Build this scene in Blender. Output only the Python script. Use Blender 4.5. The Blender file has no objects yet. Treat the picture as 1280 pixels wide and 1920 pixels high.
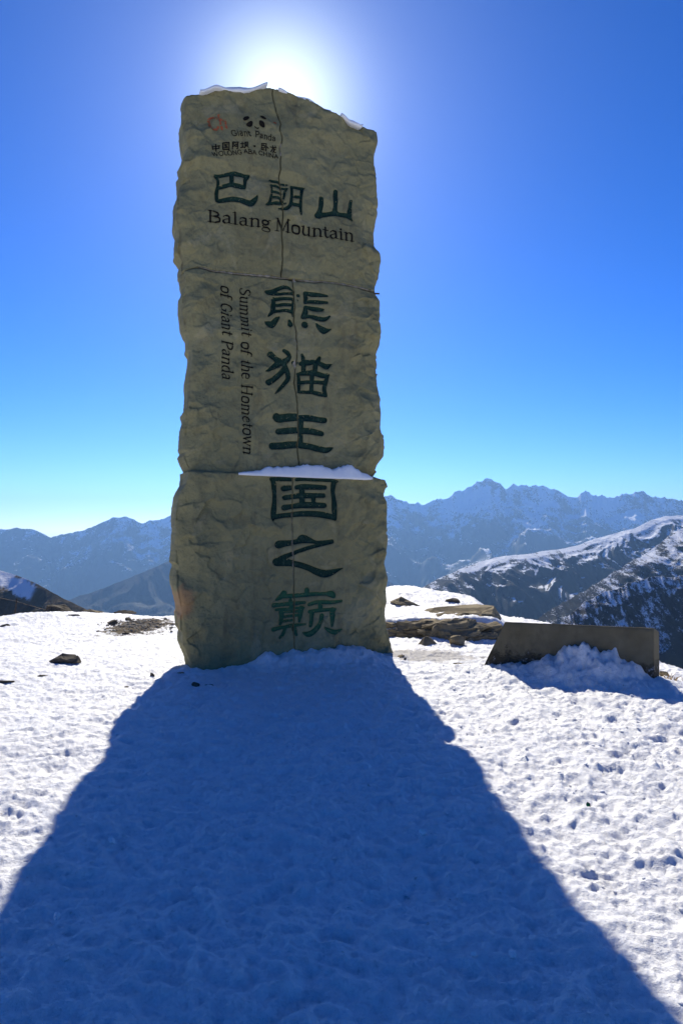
import bpy, bmesh, math, random
import numpy as np
from mathutils import Vector

# ------------------------------------------------------------------ camera, sky, sun, exposure
scene = bpy.context.scene
COL = scene.collection
F = 1280.0                       # focal length in photo pixels (photo is 1280 wide)
CAM_H = 1.6
PITCH = math.atan(35.0 / F)      # slight upward tilt

cam_d = bpy.data.cameras.new('camera')
cam = bpy.data.objects.new('camera', cam_d)
COL.objects.link(cam)
cam.location = (0, 0, CAM_H)
cam.rotation_euler = (math.pi / 2 + PITCH, 0, 0)
cam_d.sensor_fit = 'HORIZONTAL'
cam_d.sensor_width = 24.0
cam_d.lens = 24.0
cam_d.clip_start = 0.05
cam_d.clip_end = 60000
scene.camera = cam


def ray(x, y):
    """direction of the sight line through a photo pixel"""
    a = (x - 640.0) / F
    b = (960.0 - y) / F
    c, s = math.cos(PITCH), math.sin(PITCH)
    return np.array([a, c - b * s, s + b * c])


SUN_DIR = ray(527, 189)
SUN_DIR /= np.linalg.norm(SUN_DIR)
SUN_EL = math.asin(SUN_DIR[2])
SUN_AZ = math.atan2(SUN_DIR[0], SUN_DIR[1])

world = bpy.data.worlds.new('World')
scene.world = world
world.use_nodes = True
wn = world.node_tree
wn.nodes.clear()
sky = wn.nodes.new('ShaderNodeTexSky')
sky.sky_type = 'NISHITA'
sky.sun_disc = False
sky.sun_elevation = SUN_EL
sky.sun_rotation = SUN_AZ
sky.altitude = 3000
sky.air_density = 1.0
sky.dust_density = 1.5
sky.ozone_density = 6.0
hs = wn.nodes.new('ShaderNodeHueSaturation')
hs.inputs['Hue'].default_value = 0.509
hs.inputs['Saturation'].default_value = 1.17
hs.inputs['Value'].default_value = 1.0
pre = wn.nodes.new('ShaderNodeVectorMath'); pre.operation = 'SCALE'
pre.inputs['Scale'].default_value = 0.158
gam = wn.nodes.new('ShaderNodeGamma')
gam.inputs['Gamma'].default_value = 1.33
post = wn.nodes.new('ShaderNodeVectorMath'); post.operation = 'SCALE'
post.inputs['Scale'].default_value = 7.07
wn.links.new(sky.outputs[0], pre.inputs[0])
wn.links.new(pre.outputs[0], gam.inputs['Color'])
wn.links.new(gam.outputs[0], post.inputs[0])
wn.links.new(post.outputs[0], hs.inputs['Color'])
bg = wn.nodes.new('ShaderNodeBackground')
bg.inputs['Strength'].default_value = 0.1
wn.links.new(hs.outputs[0], bg.inputs['Color'])
# the aureole of forward-scattered light round the sun
tc = wn.nodes.new('ShaderNodeTexCoord')
dot = wn.nodes.new('ShaderNodeVectorMath'); dot.operation = 'DOT_PRODUCT'
wn.links.new(tc.outputs['Generated'], dot.inputs[0])
dot.inputs[1].default_value = tuple(SUN_DIR)
acos = wn.nodes.new('ShaderNodeMath'); acos.operation = 'ARCCOSINE'
acos.use_clamp = False
wn.links.new(dot.outputs['Value'], acos.inputs[0])


def wmath(op, a, b=None):
    n = wn.nodes.new('ShaderNodeMath'); n.operation = op
    for k, v in ((0, a), (1, b)):
        if v is None:
            continue
        if isinstance(v, (int, float)):
            n.inputs[k].default_value = v
        else:
            wn.links.new(v, n.inputs[k])
    return n.outputs[0]


th = acos.outputs[0]
h1 = wmath('MULTIPLY', wmath('EXPONENT', wmath('MULTIPLY', wmath('POWER', wmath('DIVIDE', th, math.radians(4.4)), 2.0), -1.0)), 0.62)
h2 = wmath('MULTIPLY', wmath('EXPONENT', wmath('DIVIDE', th, -math.radians(4.6))), 0.24)
hsum = wmath('ADD', h1, h2)
bg2 = wn.nodes.new('ShaderNodeBackground')
bg2.inputs['Color'].default_value = (0.94, 1.0, 0.68, 1)
wn.links.new(hsum, bg2.inputs['Strength'])
addn = wn.nodes.new('ShaderNodeAddShader')
wn.links.new(bg.outputs[0], addn.inputs[0])
wn.links.new(bg2.outputs[0], addn.inputs[1])
wo = wn.nodes.new('ShaderNodeOutputWorld')
wn.links.new(addn.outputs[0], wo.inputs['Surface'])

sun_d = bpy.data.lights.new('sun', 'SUN')
sun_d.energy = 5.0
sun_d.angle = math.radians(0.53)
sun_d.color = (1.0, 0.935, 0.80)
sun = bpy.data.objects.new('sun', sun_d)
COL.objects.link(sun)
sun.rotation_euler = Vector(tuple(SUN_DIR)).to_track_quat('Z', 'Y').to_euler()
sun.location = (0, 0, 30)

scene.view_settings.view_transform = 'Standard'
scene.view_settings.look = 'None'
scene.view_settings.exposure = 0.5
scene.view_settings.gamma = 1.0
scene.view_settings.use_curve_mapping = False
scene.cycles.use_denoising = True
scene.cycles.max_bounces = 6
scene.cycles.diffuse_bounces = 4
scene.cycles.glossy_bounces = 2
scene.cycles.volume_bounces = 0
scene.cycles.transparent_max_bounces = 8

rnd = random.Random(7)
rng = np.random.default_rng(11)


# ------------------------------------------------------------------ noise
def _hash(x, y, seed):
    h = (x.astype(np.int64) * 374761393 + y.astype(np.int64) * 668265263 + seed * 1274126177) & 0xFFFFFFFF
    h = ((h ^ (h >> 13)) * 1274126177) & 0xFFFFFFFF
    h = ((h ^ (h >> 15)) * 2246822519) & 0xFFFFFFFF
    return (h ^ (h >> 16)) & 0xFFFFFFFF


_GA = np.linspace(0, 2 * np.pi, 256, endpoint=False)
_GX, _GY = np.cos(_GA), np.sin(_GA)


def perlin(x, y, seed=0):
    x = np.asarray(x, float); y = np.asarray(y, float)
    xi = np.floor(x); yi = np.floor(y)
    fx = x - xi; fy = y - yi
    u = fx * fx * fx * (fx * (fx * 6 - 15) + 10)
    v = fy * fy * fy * (fy * (fy * 6 - 15) + 10)

    def g(dx, dy):
        k = (_hash(xi + dx, yi + dy, seed) & 255).astype(np.int64)
        return _GX[k] * (fx - dx) + _GY[k] * (fy - dy)
    a = g(0, 0); b = g(1, 0); c = g(0, 1); d = g(1, 1)
    return 1.45 * ((a + u * (b - a)) * (1 - v) + (c + u * (d - c)) * v)


def fbm(x, y, seed=0, octaves=4, gain=0.5, lac=2.03):
    t = 0.0; a = 1.0
    for o in range(octaves):
        t = t + a * perlin(x, y, seed + o * 17)
        x = x * lac + 3.7; y = y * lac - 1.3; a *= gain
    return t


def ridged(x, y, seed=0, octaves=5, gain=0.5, lac=2.05):
    t = 0.0; a = 1.0; w = 1.0
    for o in range(octaves):
        n = 1.0 - np.abs(perlin(x, y, seed + o * 31))
        n = n * n * w
        w = np.clip(n * 1.6, 0, 1)
        t = t + a * n
        x = x * lac + 5.1; y = y * lac + 2.2; a *= gain
    return t


def noise3(p, seed=0):
    """cheap 3-D noise: three crossed planes of 2-D noise"""
    return (perlin(p[..., 0] + .31 * p[..., 2], p[..., 1] + .17 * p[..., 2], seed) +
            perlin(p[..., 1] + .23 * p[..., 0], p[..., 2] - .29 * p[..., 0], seed + 5) +
            perlin(p[..., 2] + .19 * p[..., 1], p[..., 0] + .27 * p[..., 1], seed + 9)) / 2.0


def fbm3(p, seed=0, octaves=4, gain=.5):
    t = 0.0; a = 1.0
    for o in range(octaves):
        t = t + a * noise3(p, seed + o * 13)
        p = p * 2.07 + 1.7; a *= gain
    return t


def sstep(a, b, x):
    t = np.clip((np.asarray(x, float) - a) / (b - a), 0, 1)
    return t * t * (3 - 2 * t)


# ------------------------------------------------------------------ mesh helpers
def new_mesh(name, verts, faces, mat, parent=None, smooth=True, loc=None):
    """faces: list of index arrays (n,k) and / or flat lists for single n-gons"""
    me = bpy.data.meshes.new(name)
    v = np.ascontiguousarray(np.asarray(verts, np.float32).reshape(-1, 3))
    loops = []; sizes = []
    for f in faces:
        f = np.asarray(f, np.int32)
        if f.size == 0:
            continue
        if f.ndim == 1:
            loops.append(f); sizes.append(np.array([len(f)], np.int32))
        else:
            loops.append(f.ravel()); sizes.append(np.full(len(f), f.shape[1], np.int32))
    L = np.concatenate(loops); S = np.concatenate(sizes)
    st = np.concatenate([[0], np.cumsum(S)[:-1]]).astype(np.int32)
    me.vertices.add(len(v)); me.vertices.foreach_set('co', v.ravel())
    me.loops.add(len(L)); me.loops.foreach_set('vertex_index', L)
    me.polygons.add(len(S)); me.polygons.foreach_set('loop_start', st)
    try:
        me.polygons.foreach_set('loop_total', S)
    except Exception:
        pass
    me.update(calc_edges=True)
    me.validate()
    me.polygons.foreach_set('use_smooth', np.full(len(me.polygons), smooth))
    o = bpy.data.objects.new(name, me)
    COL.objects.link(o)
    if mat is not None:
        me.materials.append(mat)
    if parent is not None:
        o.parent = parent
    if loc is not None:
        o.location = loc
    return o


def grid_faces(nr, nc, off=0, flip=False):
    i = np.arange(nr - 1)[:, None] * nc + np.arange(nc - 1)[None, :] + off
    q = np.stack([i, i + 1, i + nc + 1, i + nc], -1).reshape(-1, 4)
    return q[:, ::-1] if flip else q


def tag(o, label=None, cat=None, group=None, kind=None):
    if label: o['label'] = label
    if cat: o['category'] = cat
    if group: o['group'] = group
    if kind: o['kind'] = kind
    return o


# ------------------------------------------------------------------ materials
class Mat:
    def __init__(self, name, rough=0.8, spec=0.3):
        self.m = bpy.data.materials.new(name)
        self.m.use_nodes = True
        self.t = self.m.node_tree
        self.b = self.t.nodes['Principled BSDF']
        self.b.inputs['Roughness'].default_value = rough
        self.b.inputs['Specular IOR Level'].default_value = spec
        self._tc = None

    def n(self, kind, **kw):
        nd = self.t.nodes.new('ShaderNode' + kind)
        for k, v in kw.items():
            setattr(nd, k, v)
        return nd

    def link(self, a, b):
        self.t.links.new(a, b)

    def coord(self, which='Object', scale=(1, 1, 1)):
        if self._tc is None:
            self._tc = self.n('TexCoord')
        mp = self.n('Mapping')
        mp.inputs['Scale'].default_value = scale
        self.link(self._tc.outputs[which], mp.inputs['Vector'])
        return mp.outputs[0]

    def noise(self, scale=1.0, detail=4, rough=.55, stretch=(1, 1, 1), dist=0.0):
        nz = self.n('TexNoise')
        nz.inputs['Scale'].default_value = scale
        nz.inputs['Detail'].default_value = detail
        nz.inputs['Roughness'].default_value = rough
        nz.inputs['Distortion'].default_value = dist
        self.link(self.coord(scale=stretch), nz.inputs['Vector'])
        return nz.outputs[0]

    def ramp(self, fac, stops):
        r = self.n('ValToRGB')
        el = r.color_ramp.elements
        while len(el) < len(stops):
            el.new(0.5)
        for e, (p, c) in zip(el, stops):
            e.position = p
            e.color = c if len(c) == 4 else (*c, 1)
        self.link(fac, r.inputs[0])
        return r.outputs[0]

    def mix(self, fac, a, b, mode='MIX'):
        mx = self.n('Mix', data_type='RGBA', blend_type=mode)
        for idx, v in ((0, fac), (6, a), (7, b)):
            if isinstance(v, (int, float)):
                mx.inputs[idx].default_value = v
            elif isinstance(v, tuple):
                mx.inputs[idx].default_value = v if len(v) == 4 else (*v, 1)
            else:
                self.link(v, mx.inputs[idx])
        return mx.outputs[2]

    def math(self, op, a, b=None, c=None, clamp=False):
        md = self.n('Math', operation=op)
        md.use_clamp = clamp
        for k, v in ((0, a), (1, b), (2, c)):
            if v is None:
                continue
            if isinstance(v, (int, float)):
                md.inputs[k].default_value = v
            else:
                self.link(v, md.inputs[k])
        return md.outputs[0]

    def smooth(self, v, lo, hi):
        mr = self.n('MapRange', interpolation_type='SMOOTHSTEP')
        self.link(v, mr.inputs['Value'])
        mr.inputs['From Min'].default_value = lo
        mr.inputs['From Max'].default_value = hi
        return mr.outputs[0]

    def xyz(self, which='Object'):
        s = self.n('SeparateXYZ')
        if self._tc is None:
            self._tc = self.n('TexCoord')
        self.link(self._tc.outputs[which], s.inputs[0])
        return s.outputs

    def normal_z(self):
        g = self.n('NewGeometry')
        s = self.n('SeparateXYZ')
        self.link(g.outputs['Normal'], s.inputs[0])
        return s.outputs[2]

    def color(self, c):
        if isinstance(c, tuple):
            self.b.inputs['Base Color'].default_value = (*c, 1)
        else:
            self.link(c, self.b.inputs['Base Color'])

    def bump(self, pairs):
        prev = None
        for h, strength, dist in pairs:
            bp = self.n('Bump')
            bp.inputs['Strength'].default_value = strength
            bp.inputs['Distance'].default_value = dist
            self.link(h, bp.inputs['Height'])
            if prev is not None:
                self.link(prev, bp.inputs['Normal'])
            prev = bp.outputs[0]
        self.link(prev, self.b.inputs['Normal'])


def mat_stone():
    m = Mat('olive_sandstone', .85, .25)
    big = m.noise(0.9, 5, .6)
    mid = m.noise(5.0, 6, .65)
    fine = m.noise(60.0, 4, .6)
    streak = m.noise(3.0, 5, .6, (1.6, 1.6, .35))
    c = m.ramp(big, [(.30, (.218, .194, .092)), (.52, (.258, .231, .112)), (.75, (.302, .272, .14))])
    c = m.mix(m.math('MULTIPLY', m.smooth(mid, .50, .66), .38), c, (.14, .118, .06))
    c = m.mix(m.math('MULTIPLY', m.smooth(m.noise(11.0, 6, .7, (1, 1, .7), 1.2), .55, .66), .34), c, (.115, .10, .058))
    c = m.mix(m.math('MULTIPLY', m.smooth(m.noise(2.2, 5, .65, (1, 1, 1), .8), .56, .68), .5), c, (.36, .315, .175))
    c = m.mix(m.math('MULTIPLY', m.smooth(streak, .55, .75), .5), c, (.115, .092, .05))
    c = m.mix(m.math('MULTIPLY', m.smooth(fine, .62, .8), .35), c, (.08, .075, .055))
    x, y, z = m.xyz()
    # rust-coloured seam in the rock, low on the left end
    wob = m.noise(3.0, 4, .6)
    zz = m.math('ADD', z, m.math('MULTIPLY', m.math('SUBTRACT', wob, .5), .9))
    band = m.math('MULTIPLY', m.smooth(zz, .50, .66), m.math('SUBTRACT', 1.0, m.smooth(zz, .84, .98)))
    band = m.math('MULTIPLY', band, m.math('SUBTRACT', 1.0, m.smooth(m.math('ADD', x, m.math('MULTIPLY', m.math('SUBTRACT', m.noise(9.0, 4, .6), .5), .16)), -.06, .03)))
    c = m.mix(m.math('MULTIPLY', band, .6), c, (.42, .21, .09))
    m.color(c)
    m.bump([(mid, .8, .05), (m.noise(19, 5, .65), .6, .018), (fine, .5, .007), (m.noise(220, 2, .5), .3, .002)])
    return m.m


def mat_paint(name, base, worn, amount=.6):
    m = Mat(name, .85, .12)
    n1 = m.noise(22, 5, .7)
    n2 = m.noise(90, 3, .6, (1, 1, .5))
    c = m.mix(m.math('MULTIPLY', m.smooth(n1, .5, .7), amount), base, worn)
    c = m.mix(m.math('MULTIPLY', m.smooth(n2, .6, .75), amount * .8), c, (.24, .22, .15))
    m.color(c)
    m.bump([(n2, .5, .003)])
    return m.m


def mat_plain(name, a, b, scale=8, rough=.85, bump=.01):
    m = Mat(name, rough, .08)
    n1 = m.noise(scale, 6, .65)
    m.color(m.ramp(n1, [(.3, a), (.7, b)]))
    m.bump([(n1, .7, bump), (m.noise(scale * 7, 4, .6), .5, bump * .25)])
    return m.m


_g = ray(262, 1174) * (-CAM_H / ray(262, 1174)[2])
GX, GY = float(_g[0]), float(_g[1])


def mat_snow():
    m = Mat('packed_snow', .6, .18)
    bare = None
    m.b.inputs['Subsurface Weight'].default_value = .25
    m.b.inputs['Subsurface Radius'].default_value = (1.0, .9, .8)
    m.b.inputs['Subsurface Scale'].default_value = .014
    # soil and grit trodden into the snow
    patch = m.smooth(m.noise(.9, 3, .6), .40, .62)
    speck = m.smooth(m.noise(26, 5, .7), .60, .70)
    c = m.mix(m.math('MULTIPLY', m.math('MULTIPLY', patch, speck), .75), (.87, .87, .87), (.20, .16, .105))
    c = m.mix(m.math('MULTIPLY', m.smooth(m.noise(2.3, 4, .6), .5, .75), .16), c, (.50, .47, .41))
    # loose crumbly snow is whiter than the packed, icy crust
    c = m.mix(m.math('MULTIPLY', m.smooth(m.noise(7.5, 6, .72), .42, .62), .85), c, (.90, .905, .91), 'MIX')
    c = m.mix(m.math('MULTIPLY', m.smooth(m.noise(13, 6, .75), .54, .70), .4), c, (.60, .62, .635))
    c = m.mix(m.math('MULTIPLY', m.smooth(m.noise(38, 6, .75), .50, .62), .4), c, (.70, .712, .725))
    x, y, z = m.xyz()
    for cx, cy, rx, ry, col, st in ((GX, GY, .55, 1.05, (.15, .12, .078), .97), (1.05, 8.75, .75, .45, (.30, .245, .165), .5)):
        ex = m.math('DIVIDE', m.math('SUBTRACT', x, cx), rx); ey = m.math('DIVIDE', m.math('SUBTRACT', y, cy), ry)
        q = m.math('SQRT', m.math('ADD', m.math('MULTIPLY', ex, ex), m.math('MULTIPLY', ey, ey)))
        q = m.math('ADD', q, m.math('MULTIPLY', m.math('SUBTRACT', m.noise(5, 5, .7), .5), 2.2))
        k = m.math('MULTIPLY', m.math('SUBTRACT', 1.0, m.smooth(q, .7, 1.05)), st)
        c = m.mix(k, c, col)
        bare = k if bare is None else m.math('MAXIMUM', bare, k)
    m.link(m.math('MULTIPLY', m.math('SUBTRACT', 1.0, bare), .18), m.b.inputs['Specular IOR Level'])
    m.link(m.math('MULTIPLY', m.math('SUBTRACT', 1.0, bare), .12), m.b.inputs['Subsurface Weight'])
    m.link(m.math('MULTIPLY_ADD', bare, .4, .6), m.b.inputs['Roughness'])
    # far down the mountainside the snow thins to scree
    low = m.smooth(m.math('MULTIPLY', z, -1.0), 2.0, 14.0)
    rock = m.mix(m.smooth(m.noise(.25, 6, .65), .42, .56), (.10, .085, .06), (.8, .81, .83))
    c = m.mix(low, c, rock)
    m.color(c)
    m.bump([(m.noise(14, 5, .65), .45, .06), (m.noise(45, 6, .72), .6, .022), (m.noise(260, 3, .6), .6, .005)])
    return m.m


def mat_drift():
    m = Mat('fresh_snow', .55, .3)
    m.color((.80, .81, .82))
    m.bump([(m.noise(12, 4, .6), .35, .03), (m.noise(90, 3, .6), .35, .006)])
    return m.m


def mat_mountain(name, snow_lo, snow_hi, rock_a, rock_b, low_col, zlow, zhigh, scale, streak=(1, 1, 1), bump=10.0, field=False, nzw=.62, nw=(.8, .9, .7)):
    """rock, scrub and snow on a mountainside; snow by height, flatness and wind"""
    m = Mat(name, .9, .1)
    x, y, z = m.xyz()
    n1 = m.noise(scale, 8, .62, streak)
    n2 = m.noise(scale * 5, 6, .65, streak)
    n3 = m.noise(scale * 22, 4, .65)
    rock = m.ramp(n2, [(.3, rock_a), (.7, rock_b)])
    hgt = m.smooth(z, zlow, zhigh)
    rock = m.mix(hgt, low_col, rock)
    nz = m.normal_z()
    v = m.math('ADD', m.math('MULTIPLY', hgt, .30), m.math('MULTIPLY', nz, nzw))
    v = m.math('ADD', v, m.math('MULTIPLY', m.math('SUBTRACT', n1, .5), nw[0]))
    v = m.math('ADD', v, m.math('MULTIPLY', m.math('SUBTRACT', n2, .5), nw[1]))
    v = m.math('ADD', v, m.math('MULTIPLY', m.math('SUBTRACT', n3, .5), nw[2]))
    s = m.smooth(v, snow_lo, snow_hi)
    if field:
        t = m.math('MULTIPLY_ADD', x, 1 / .406, 640.0)
        zc = m.math('MULTIPLY_ADD', t, -.28 * .406, 1.6 - .406 * 101)
        dz = m.math('ABSOLUTE', m.math('SUBTRACT', z, zc))
        dz = m.math('ADD', dz, m.math('MULTIPLY', m.math('SUBTRACT', n2, .5), 16))
        tt = m.math('ADD', t, m.math('MULTIPLY', m.math('SUBTRACT', n1, .5), 60))
        f = m.math('MULTIPLY', m.math('SUBTRACT', 1.0, m.smooth(dz, 3.5, 6.5)), m.math('SUBTRACT', 1.0, m.smooth(tt, 55, 70)))
        s = m.math('MAXIMUM', s, f)
    m.color(m.mix(s, rock, (.84, .86, .89)))
    m.bump([(n2, .8, bump), (n3, .8, bump * .3)])
    return m.m


M_STONE = mat_stone()
M_CHAR = mat_paint('dark_green_paint', (.012, .036, .026), (.055, .095, .065), .7)
M_CHAR2 = mat_paint('faded_green_paint', (.04, .12, .06), (.15, .16, .085), .6)
M_BLACK = mat_paint('black_paint', (.012, .010, .007), (.055, .046, .03), .4)
M_RED = mat_paint('worn_red_paint', (.42, .10, .04), (.33, .25, .15), .6)
M_MORTAR = mat_plain('grey_mortar', (.19, .165, .12), (.36, .32, .25), 18, .9, .012)
M_STEEL = mat_plain('rusty_steel', (.06, .05, .045), (.12, .08, .06), 30, .6, .002)
M_SNOW = mat_snow()
M_DRIFT = mat_drift()
M_ROCK = mat_plain('brown_grey_rock', (.14, .108, .062), (.32, .262, .16), 3.2, .9, .05)
M_DARKROCK = mat_plain('dark_rock', (.055, .047, .038), (.14, .118, .085), 5, .9, .03)
M_SLAB = mat_plain('brown_slab', (.105, .09, .056), (.165, .14, .09), 3.0, .85, .015)
def mat_slab():
    m = Mat('brown_slab', .88, .2)
    n1 = m.noise(3.0, 6, .65)
    c = m.ramp(n1, [(.3, (.115, .097, .058)), (.7, (.185, .158, .10))])
    c = m.mix(m.math('MULTIPLY', m.smooth(m.noise(5, 5, .7, (1, 1, .4)), .5, .7), .5), c, (.075, .064, .042))
    x, y, z = m.xyz()
    zz = m.math('ADD', z, m.math('MULTIPLY', m.math('SUBTRACT', m.noise(4.5, 6, .7), .5), .5))
    low = m.math('SUBTRACT', 1.0, m.smooth(zz, .13, .22))
    c = m.mix(m.math('MULTIPLY', low, .75), c, (.05, .042, .03))
    frost = m.math('MULTIPLY', low, m.smooth(m.noise(16, 6, .75), .56, .66))
    c = m.mix(m.math('MULTIPLY', frost, .8), c, (.75, .76, .78))
    m.color(c)
    m.bump([(n1, .6, .02), (m.math('MULTIPLY', low, m.noise(14, 5, .7)), 1.0, .05), (m.noise(60, 4, .6), .4, .005)])
    return m.m


M_SLAB = mat_slab()
M_WOOD = mat_plain('weathered_wood', (.05, .035, .025), (.11, .08, .055), 12, .9, .004)
M_STRAW = mat_plain('dry_straw', (.33, .20, .08), (.50, .34, .16), 30, .9, .001)
M_GREEN = mat_plain('green_glass', (.008, .07, .035), (.02, .16, .08), 40, .25, .001)
M_GRAVEL = mat_plain('grey_gravel', (.15, .135, .11), (.38, .35, .29), 9, .9, .004)

# ------------------------------------------------------------------ the snowy summit ground (one sheet out to the valley)
# where the level summit ends, as seen round the compass: azimuth (deg) -> distance (m)
_EDGE = np.array([(-180, 30), (-90, 26), (-60, 17), (-40, 14), (-27, 13.2), (-22, 13.6), (-14, 13.4), (0, 14.5), (4.5, 15.0), (9, 14.2),
                  (13, 13.4), (16, 12.6), (20, 10.8), (23, 9.4), (25, 8.8), (27, 8.6), (32, 8.9), (45, 10), (90, 20), (180, 30)], float)


def edge_r(az):
    return np.interp(np.degrees(az), _EDGE[:, 0], _EDGE[:, 1])


YAW = math.radians(20.5)
MON_O = np.array([-1.665, 7.80])           # lower left front corner of the monument
E_U = np.array([math.cos(YAW), math.sin(YAW)])
E_D = np.array([-math.sin(YAW), math.cos(YAW)])


def to_local(x, y):
    dx = x - MON_O[0]; dy = y - MON_O[1]
    return dx * E_U[0] + dy * E_U[1], dx * E_D[0] + dy * E_D[1]


prints = []
_pr = random.Random(21)
for k in range(60):                         # deep, soft prints on the trodden right-hand side
    x = _pr.uniform(.7, 5.2); y = _pr.uniform(2.6, 8.6)
    if x < .45 + (y - 2.3) * .02:
        continue
    prints.append((x, y, _pr.uniform(-1.3, 1.3), _pr.uniform(.11, .19), _pr.uniform(.055, .095), _pr.uniform(.010, .028)))
for k in range(120):
    x = _pr.uniform(2.0, 5.4); y = _pr.uniform(3.2, 8.6)
    prints.append((x, y, _pr.uniform(-1.4, 1.4), _pr.uniform(.14, .25), _pr.uniform(.085, .14), _pr.uniform(.012, .028)))
for k in range(330):                        # shallow trodden prints in front of the stone
    x = _pr.uniform(-2.2, 2.0); y = _pr.uniform(1.7, 8)
    prints.append((x, y, _pr.uniform(-1.6, 1.6), _pr.uniform(.10, .18), _pr.uniform(.055, .085), _pr.uniform(.009, .024)))
for k in range(80):
    x = _pr.uniform(-6, -1.2); y = _pr.uniform(2.6, 11)
    prints.append((x, y, _pr.uniform(-1.6, 1.6), _pr.uniform(.07, .14), _pr.uniform(.04, .06), _pr.uniform(.006, .015)))


def base_h(x, y):
    """broad form of the summit"""
    r = np.hypot(x, y); az = np.arctan2(x, y)
    z = .045 * fbm(x * .35, y * .35, 3, 3)
    z = z * sstep(.5, 3, r)
    z = z + .17 * np.exp(-(((x - 1.4) / 1.2) ** 2 + ((y - 14.2) / 1.6) ** 2))       # hump behind the stone
    z = z + .12 * np.exp(-(((x + 5.6) / 1.3) ** 2 + ((y - 13.0) / 1.0) ** 2))
    ly = 10.35 + .12 * perlin(x * 1.7, x * 0 + .5, 12)
    z = z + .25 * sstep(0, .22, y - ly) * sstep(.3, .7, x) * (1 - sstep(2.25, 2.75, x - .09 * (y - 10)))
    u, d = to_local(x, y)
    # bank of snow against the front of the monument
    w = .30 + .05 * perlin(u * 3, d * 0 + 1.5, 8)
    top = .10 * sstep(.15, .95, u) * (1 - sstep(1.9, 2.6, u)) + .05 * sstep(.6, .75, u) * (1 - sstep(1.9, 2.3, u)) + .02
    top = top * (1 + .22 * perlin(u * 5.5, d * 3, 9) + .12 * perlin(u * 14, d * 9, 10))
    z = z + top * np.exp(-np.clip(-d - .12, 0, 5) / w) * (d < .3) * sstep(-.3, .1, u) * (1 - sstep(2.5, 2.9, u))
    # snow piled in front of the low slab
    sx, sy = 2.62, 7.62
    ca, sa = math.cos(-.49), math.sin(-.49)
    su = (x - sx) * ca + (y - sy) * sa
    sd = -(x - sx) * sa + (y - sy) * ca
    pile = (.24 * np.exp(-((su + .02) / .34) ** 2) + .20 * np.exp(-((su - .42) / .33) ** 2) + .05 * np.exp(-((su + .6) / .4) ** 2))
    pile = pile * (1 + .35 * perlin(su * 7, sd * 7, 14) + .22 * perlin(su * 17, sd * 15, 16))
    z = z + .07 * np.exp(-((su) / .8) ** 4) * np.exp(-((sd + .25) / .38) ** 2) * (1 + .5 * perlin(su * 6, sd * 6, 15))
    z = z + pile * np.where(sd < 0.05, np.exp(-(np.clip(-sd - .10, 0, 9) / .30) ** 1.5), np.exp(-((sd) / .08) ** 2))
    return z


def drop(x, y):
    r = np.hypot(x, y); az = np.arctan2(x, y)
    R = edge_r(az)
    e = r - R + .5 * perlin(np.degrees(az) * .23, r * 0 + .5, 6)
    e = e - .9
    k = .35
    s = k * np.logaddexp(0, e / k)
    z = -.62 * s
    return np.maximum(z, -1500 + 0 * z)


def rough_h(x, y):
    """small relief of wind-packed, trodden snow"""
    side = sstep(.3, 2.6, x - .25) * sstep(1.5, 4, y)          # softer, deeper snow on the right
    left = 1 - sstep(-1.2, 0.2, x)
    z = .016 * fbm(x * 1.6, y * 1.6, 40, 3) + .010 * side * fbm(x * 3.1, y * 2.6, 53, 2)
    z = z + (.012 + .010 * side) * fbm(x * 4.2, y * 4.2, 41, 3)
    q = perlin(x * 9.5 + .6 * perlin(x * 5, y * 5, 3), y * 11, 42)
    z = z + (.0065 + .006 * side) * np.abs(q) * 1.6
    z = z + (.0065 + .003 * side) * fbm(x * 16, y * 20, 43, 3, .6)
    z = z + .0036 * perlin(x * 46, y * 55, 44) * (.6 + .6 * perlin(x * 2.2, y * 2.2, 49))
    z = z + (.008 + .005 * np.exp(-(x / 1.8) ** 2)) * (ridged(x * 5.5, y * 6.5, 48, 4, .55) - 1.0)
    pits = np.clip(perlin(x * 6.0, y * 9, 45) - .35, 0, 1)
    z = z - (.012 + .004 * side) * pits * (.5 + .5 * perlin(x * 1.1, y * 1.1, 47))
    lump = np.clip(perlin(x * 8.5, y * 9.5, 46) - .42, 0, 1)
    z = z + (.013 + .011 * side) * lump
    return z


def stamp_prints(X, Y, Z):
    for (px, py, a, L, W, D) in prints:
        m = np.flatnonzero((np.abs(X - px) < .4) & (np.abs(Y - py) < .4))
        if m.size == 0:
            continue
        dx = X[m] - px; dy = Y[m] - py
        c, s = math.cos(a), math.sin(a)
        lu = (dx * s + dy * c) / L; lv = (dx * c - dy * s) / W
        wob = .30 * perlin(X[m] * 9, Y[m] * 9, 50) + .16 * perlin(X[m] * 22, Y[m] * 22, 52)
        q = np.sqrt(lu * lu + lv * lv * (1.0 + .9 * np.exp(-((lu + .2) / .28) ** 2))) + wob
        pit = -.55 * D * (1 - sstep(.45, 1.12, q))
        rim = .36 * D * np.exp(-((q - 1.22) / .20) ** 2) * (.55 + .9 * perlin(X[m] * 16, Y[m] * 16, 51))
        Z[m] += pit + rim
    return Z


def ground_scalar(x, y):
    X = np.array([x], float); Y = np.array([y], float)
    return float((base_h(X, Y) + drop(X, Y))[0])


def gpx(x, y, z=0.0):
    """where the sight line of a photo pixel meets the level z"""
    d = ray(x, y)
    t = (z - CAM_H) / d[2]
    return d[0] * t, d[1] * t


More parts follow.
